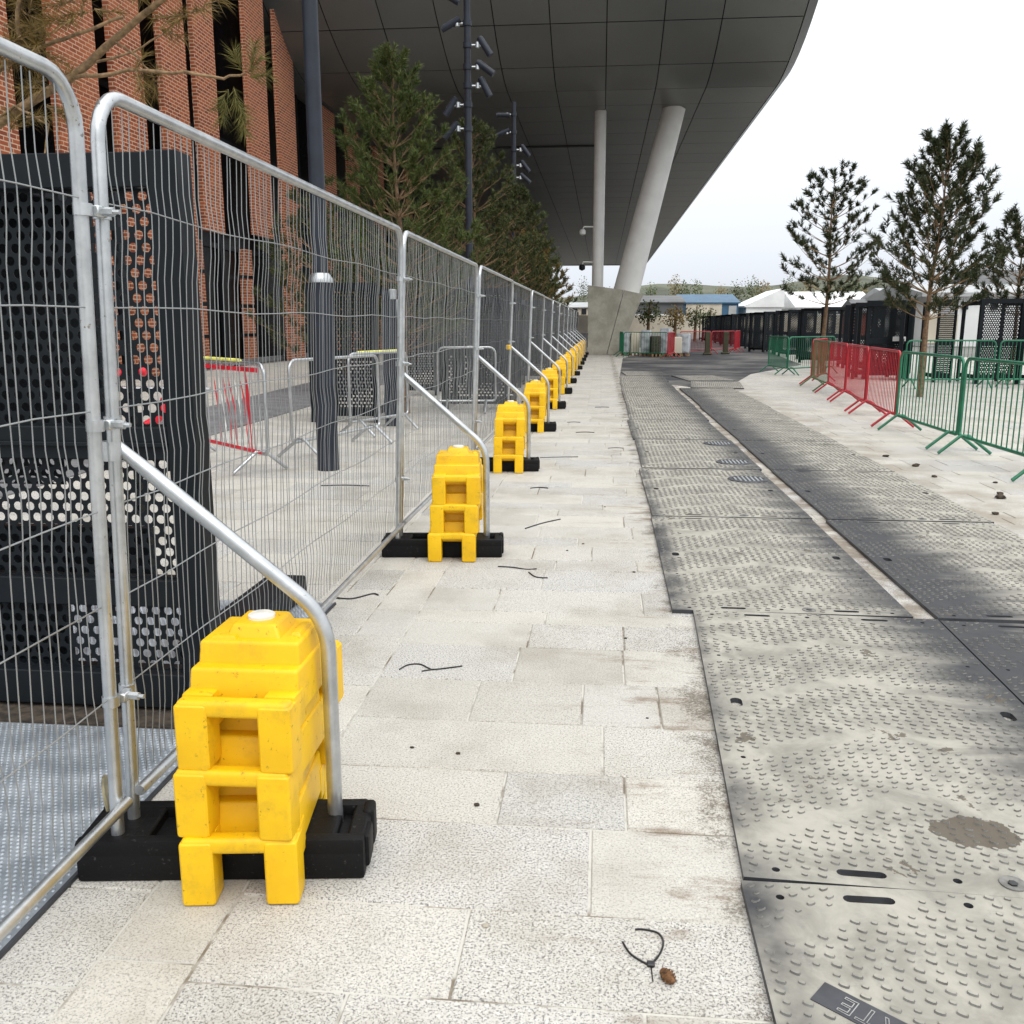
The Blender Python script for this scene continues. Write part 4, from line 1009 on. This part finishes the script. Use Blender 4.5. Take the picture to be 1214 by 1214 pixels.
# ------------------------------------------------------------------ litter on the paving
def tie(pts, label, r=.0032, group='cut cable ties on the paving'):
    P = [Vector((x, y, .0035)) for x, y in pts]; fine = []
    for i in range(len(P)-1):
        a = P[max(0, i-1)]; b = P[i]; c_ = P[i+1]; d = P[min(len(P)-1, i+2)]
        for q in range(6):
            u = q/6; fine.append(.5*((2*b)+(c_-a)*u+(2*a-5*b+4*c_-d)*u*u+(3*b-a-3*c_+d)*u**3))
    fine.append(P[-1]); mid = fine[0]
    e_ = MB().tube([p-mid for p in fine], r, 6).build('cable_tie', 'zip', None, 60); e_.location = mid; tag(e_, label, 'cable tie', group); return e_
ct = tie([(.078, 1.99), (.095, 1.95), (.125, 1.922), (.142, 1.918), (.165, 1.955), (.176, 2.0), (.165, 2.032), (.13, 2.042), (.11, 2.04)], 'cut black cable tie bent into an open loop beside the pine cone', .0026)
MB().bbox(.055, .073, -.083, -.066, -.003, .006, .002, 1).build('tie_head', 'zip', ct); MB().tube([(.064, -.075, 0), (.066, -.13, -.001)], [.002, .001], 5).build('tie_tail', 'zip', ct)
tie([(-.845, 3.70), (-.82, 3.755), (-.77, 3.77), (-.72, 3.725), (-.69, 3.715), (-.58, 3.765)], 'black cable tie with a forked end on speckled paving'); tie([(-.745, 3.69), (-.70, 3.715)], 'short black cable tie end crossing the forked tie')
tie([(-.53, 6.53), (-.42, 6.72), (-.29, 6.88)], 'straight slanting black cable tie past the second ballast stack', .005)
tie([(-.61, 5.45), (-.52, 5.44), (-.43, 5.40), (-.37, 5.42)], 'black cable tie lying flat near the second ballast stack', .004); tie([(-.41, 5.33), (-.36, 5.23), (-.29, 5.22)], 'little hooked black cable tie near the second ballast stack', .005)
tie([(-.66, 10.14), (-.45, 10.2), (-.24, 10.24)], 'long dark cable tie past the third ballast stack', .006)
for i, (x, y, dx) in enumerate(((-.62, 8.2, .16), (-.33, 12.6, .25), (-.5, 13.9, .2), (-.1, 16.5, .25), (.1, 11.0, .18), (-2.55, 8.15, .45))):
    tie([(x, y), (x+dx*.5, y+.05), (x+dx, y+.02)], 'dark scrap of cable tie on far paving', .006, 'scraps of cable tie')
tie([(-1.45, 4.72), (-1.33, 4.70), (-1.24, 4.80), (-1.2, 4.78)], 'dark cable tie scrap beside the end of the steel plate', .005)
pc = MB()
pc.lathe([(.002, -.024), (.009, -.02), (.0125, -.008), (.012, .006), (.007, .018), (.002, .023)], 12, (0, 0, 0), Matrix.Rotation(pi/2, 3, 'X'))
for i in range(60):
    t_ = i/60; z = -.02+.04*t_; r = .0125*sin(pi*(t_*.85+.12)); a = i*2.4; c_ = Vector((r*cos(a), z, r*sin(a))); nrm = Vector((cos(a), .25, sin(a))); u = Vector((-sin(a), 0, cos(a)))*.0035
    pc.add([c_-u, c_+u, c_+u*.6+nrm*.0045, c_-u*.6+nrm*.0045], [(0, 1, 2, 3)])
o = pc.build('pine_cone', 'cone', None); o.location = (.178, 1.868, .0125); o.rotation_euler = (0, 0, radians(35)); tag(o, 'small brown pine cone beside the looped cable tie', 'pine cone')
def chip(x, y, s, label, grp='stone chips on the paving', m='stone'):
    bm = bmesh.new(); bmesh.ops.create_icosphere(bm, subdivisions=1, radius=s)
    for v in bm.verts: v.co = Vector((v.co.x*rnd(.8, 1.3), v.co.y*rnd(.6, 1.0), v.co.z*rnd(.35, .6)))
    me = bpy.data.meshes.new('stone_chip'); bm.to_mesh(me); bm.free(); me.materials.append(M[m])
    o = link('stone_chip', me, None, (x, y, s*.35)); tag(o, label, 'stone', grp)
chip(-.26, 2.02, .011, 'pale stone chip on the paving opposite the looped cable tie')
for x, y in ((-.64, 2.97), (-.47, 2.94), (-.36, 2.6), (.14, 4.2), (-.2, 5.9), (.05, 7.4), (-.1, 6.1), (.2, 3.3), (.22, 5.4)): chip(x, y, rnd(.006, .012), 'tiny dark grit speck on the paving', 'grit specks', 'soil')

COVERS = ((1.40, 8.75), (1.42, 9.85), (1.45, 11.4))
CLODS = ((3.42, 8.1, .05), (3.5, 8.3, .035), (3.3, 9.9, .04), (3.25, 9.2, .03), (3.2, 10.6, .035), (2.4, 9.7, .03), (3.1, 7.4, .03), (3.7, 8.9, .025))
# round ribbed covers let into the mats and clods of dirt beside them
def cover(x, y, label):
    e_ = empty('access_cover', (x, y, .022)); tag(e_, label, 'cover', 'round covers on the track mats')
    MB().lathe([(.19, 0), (.185, .009), (.15, .010), (.148, .006)], 28).build('rim', 'mat_dark', e_, 40)
    for i in range(7):
        xx = -.12+.04*i; h = sqrt(max(0, .142**2-xx*xx)); MB().box(xx-.008, xx+.008, -h, h, .004, .0115).build('rib', 'galv', e_)
for (x, y), w_ in zip(COVERS, ('nearest the jutting mat', 'between two others', 'farthest from the jutting mat')): cover(x, y, 'round ribbed access cover on the track mats, '+w_)
for x, y, r_ in CLODS: chip(x, y, r_, 'dark clod of dirt on the pavement beside the barrier-side mats', 'dirt clods beside the mats', 'soil')
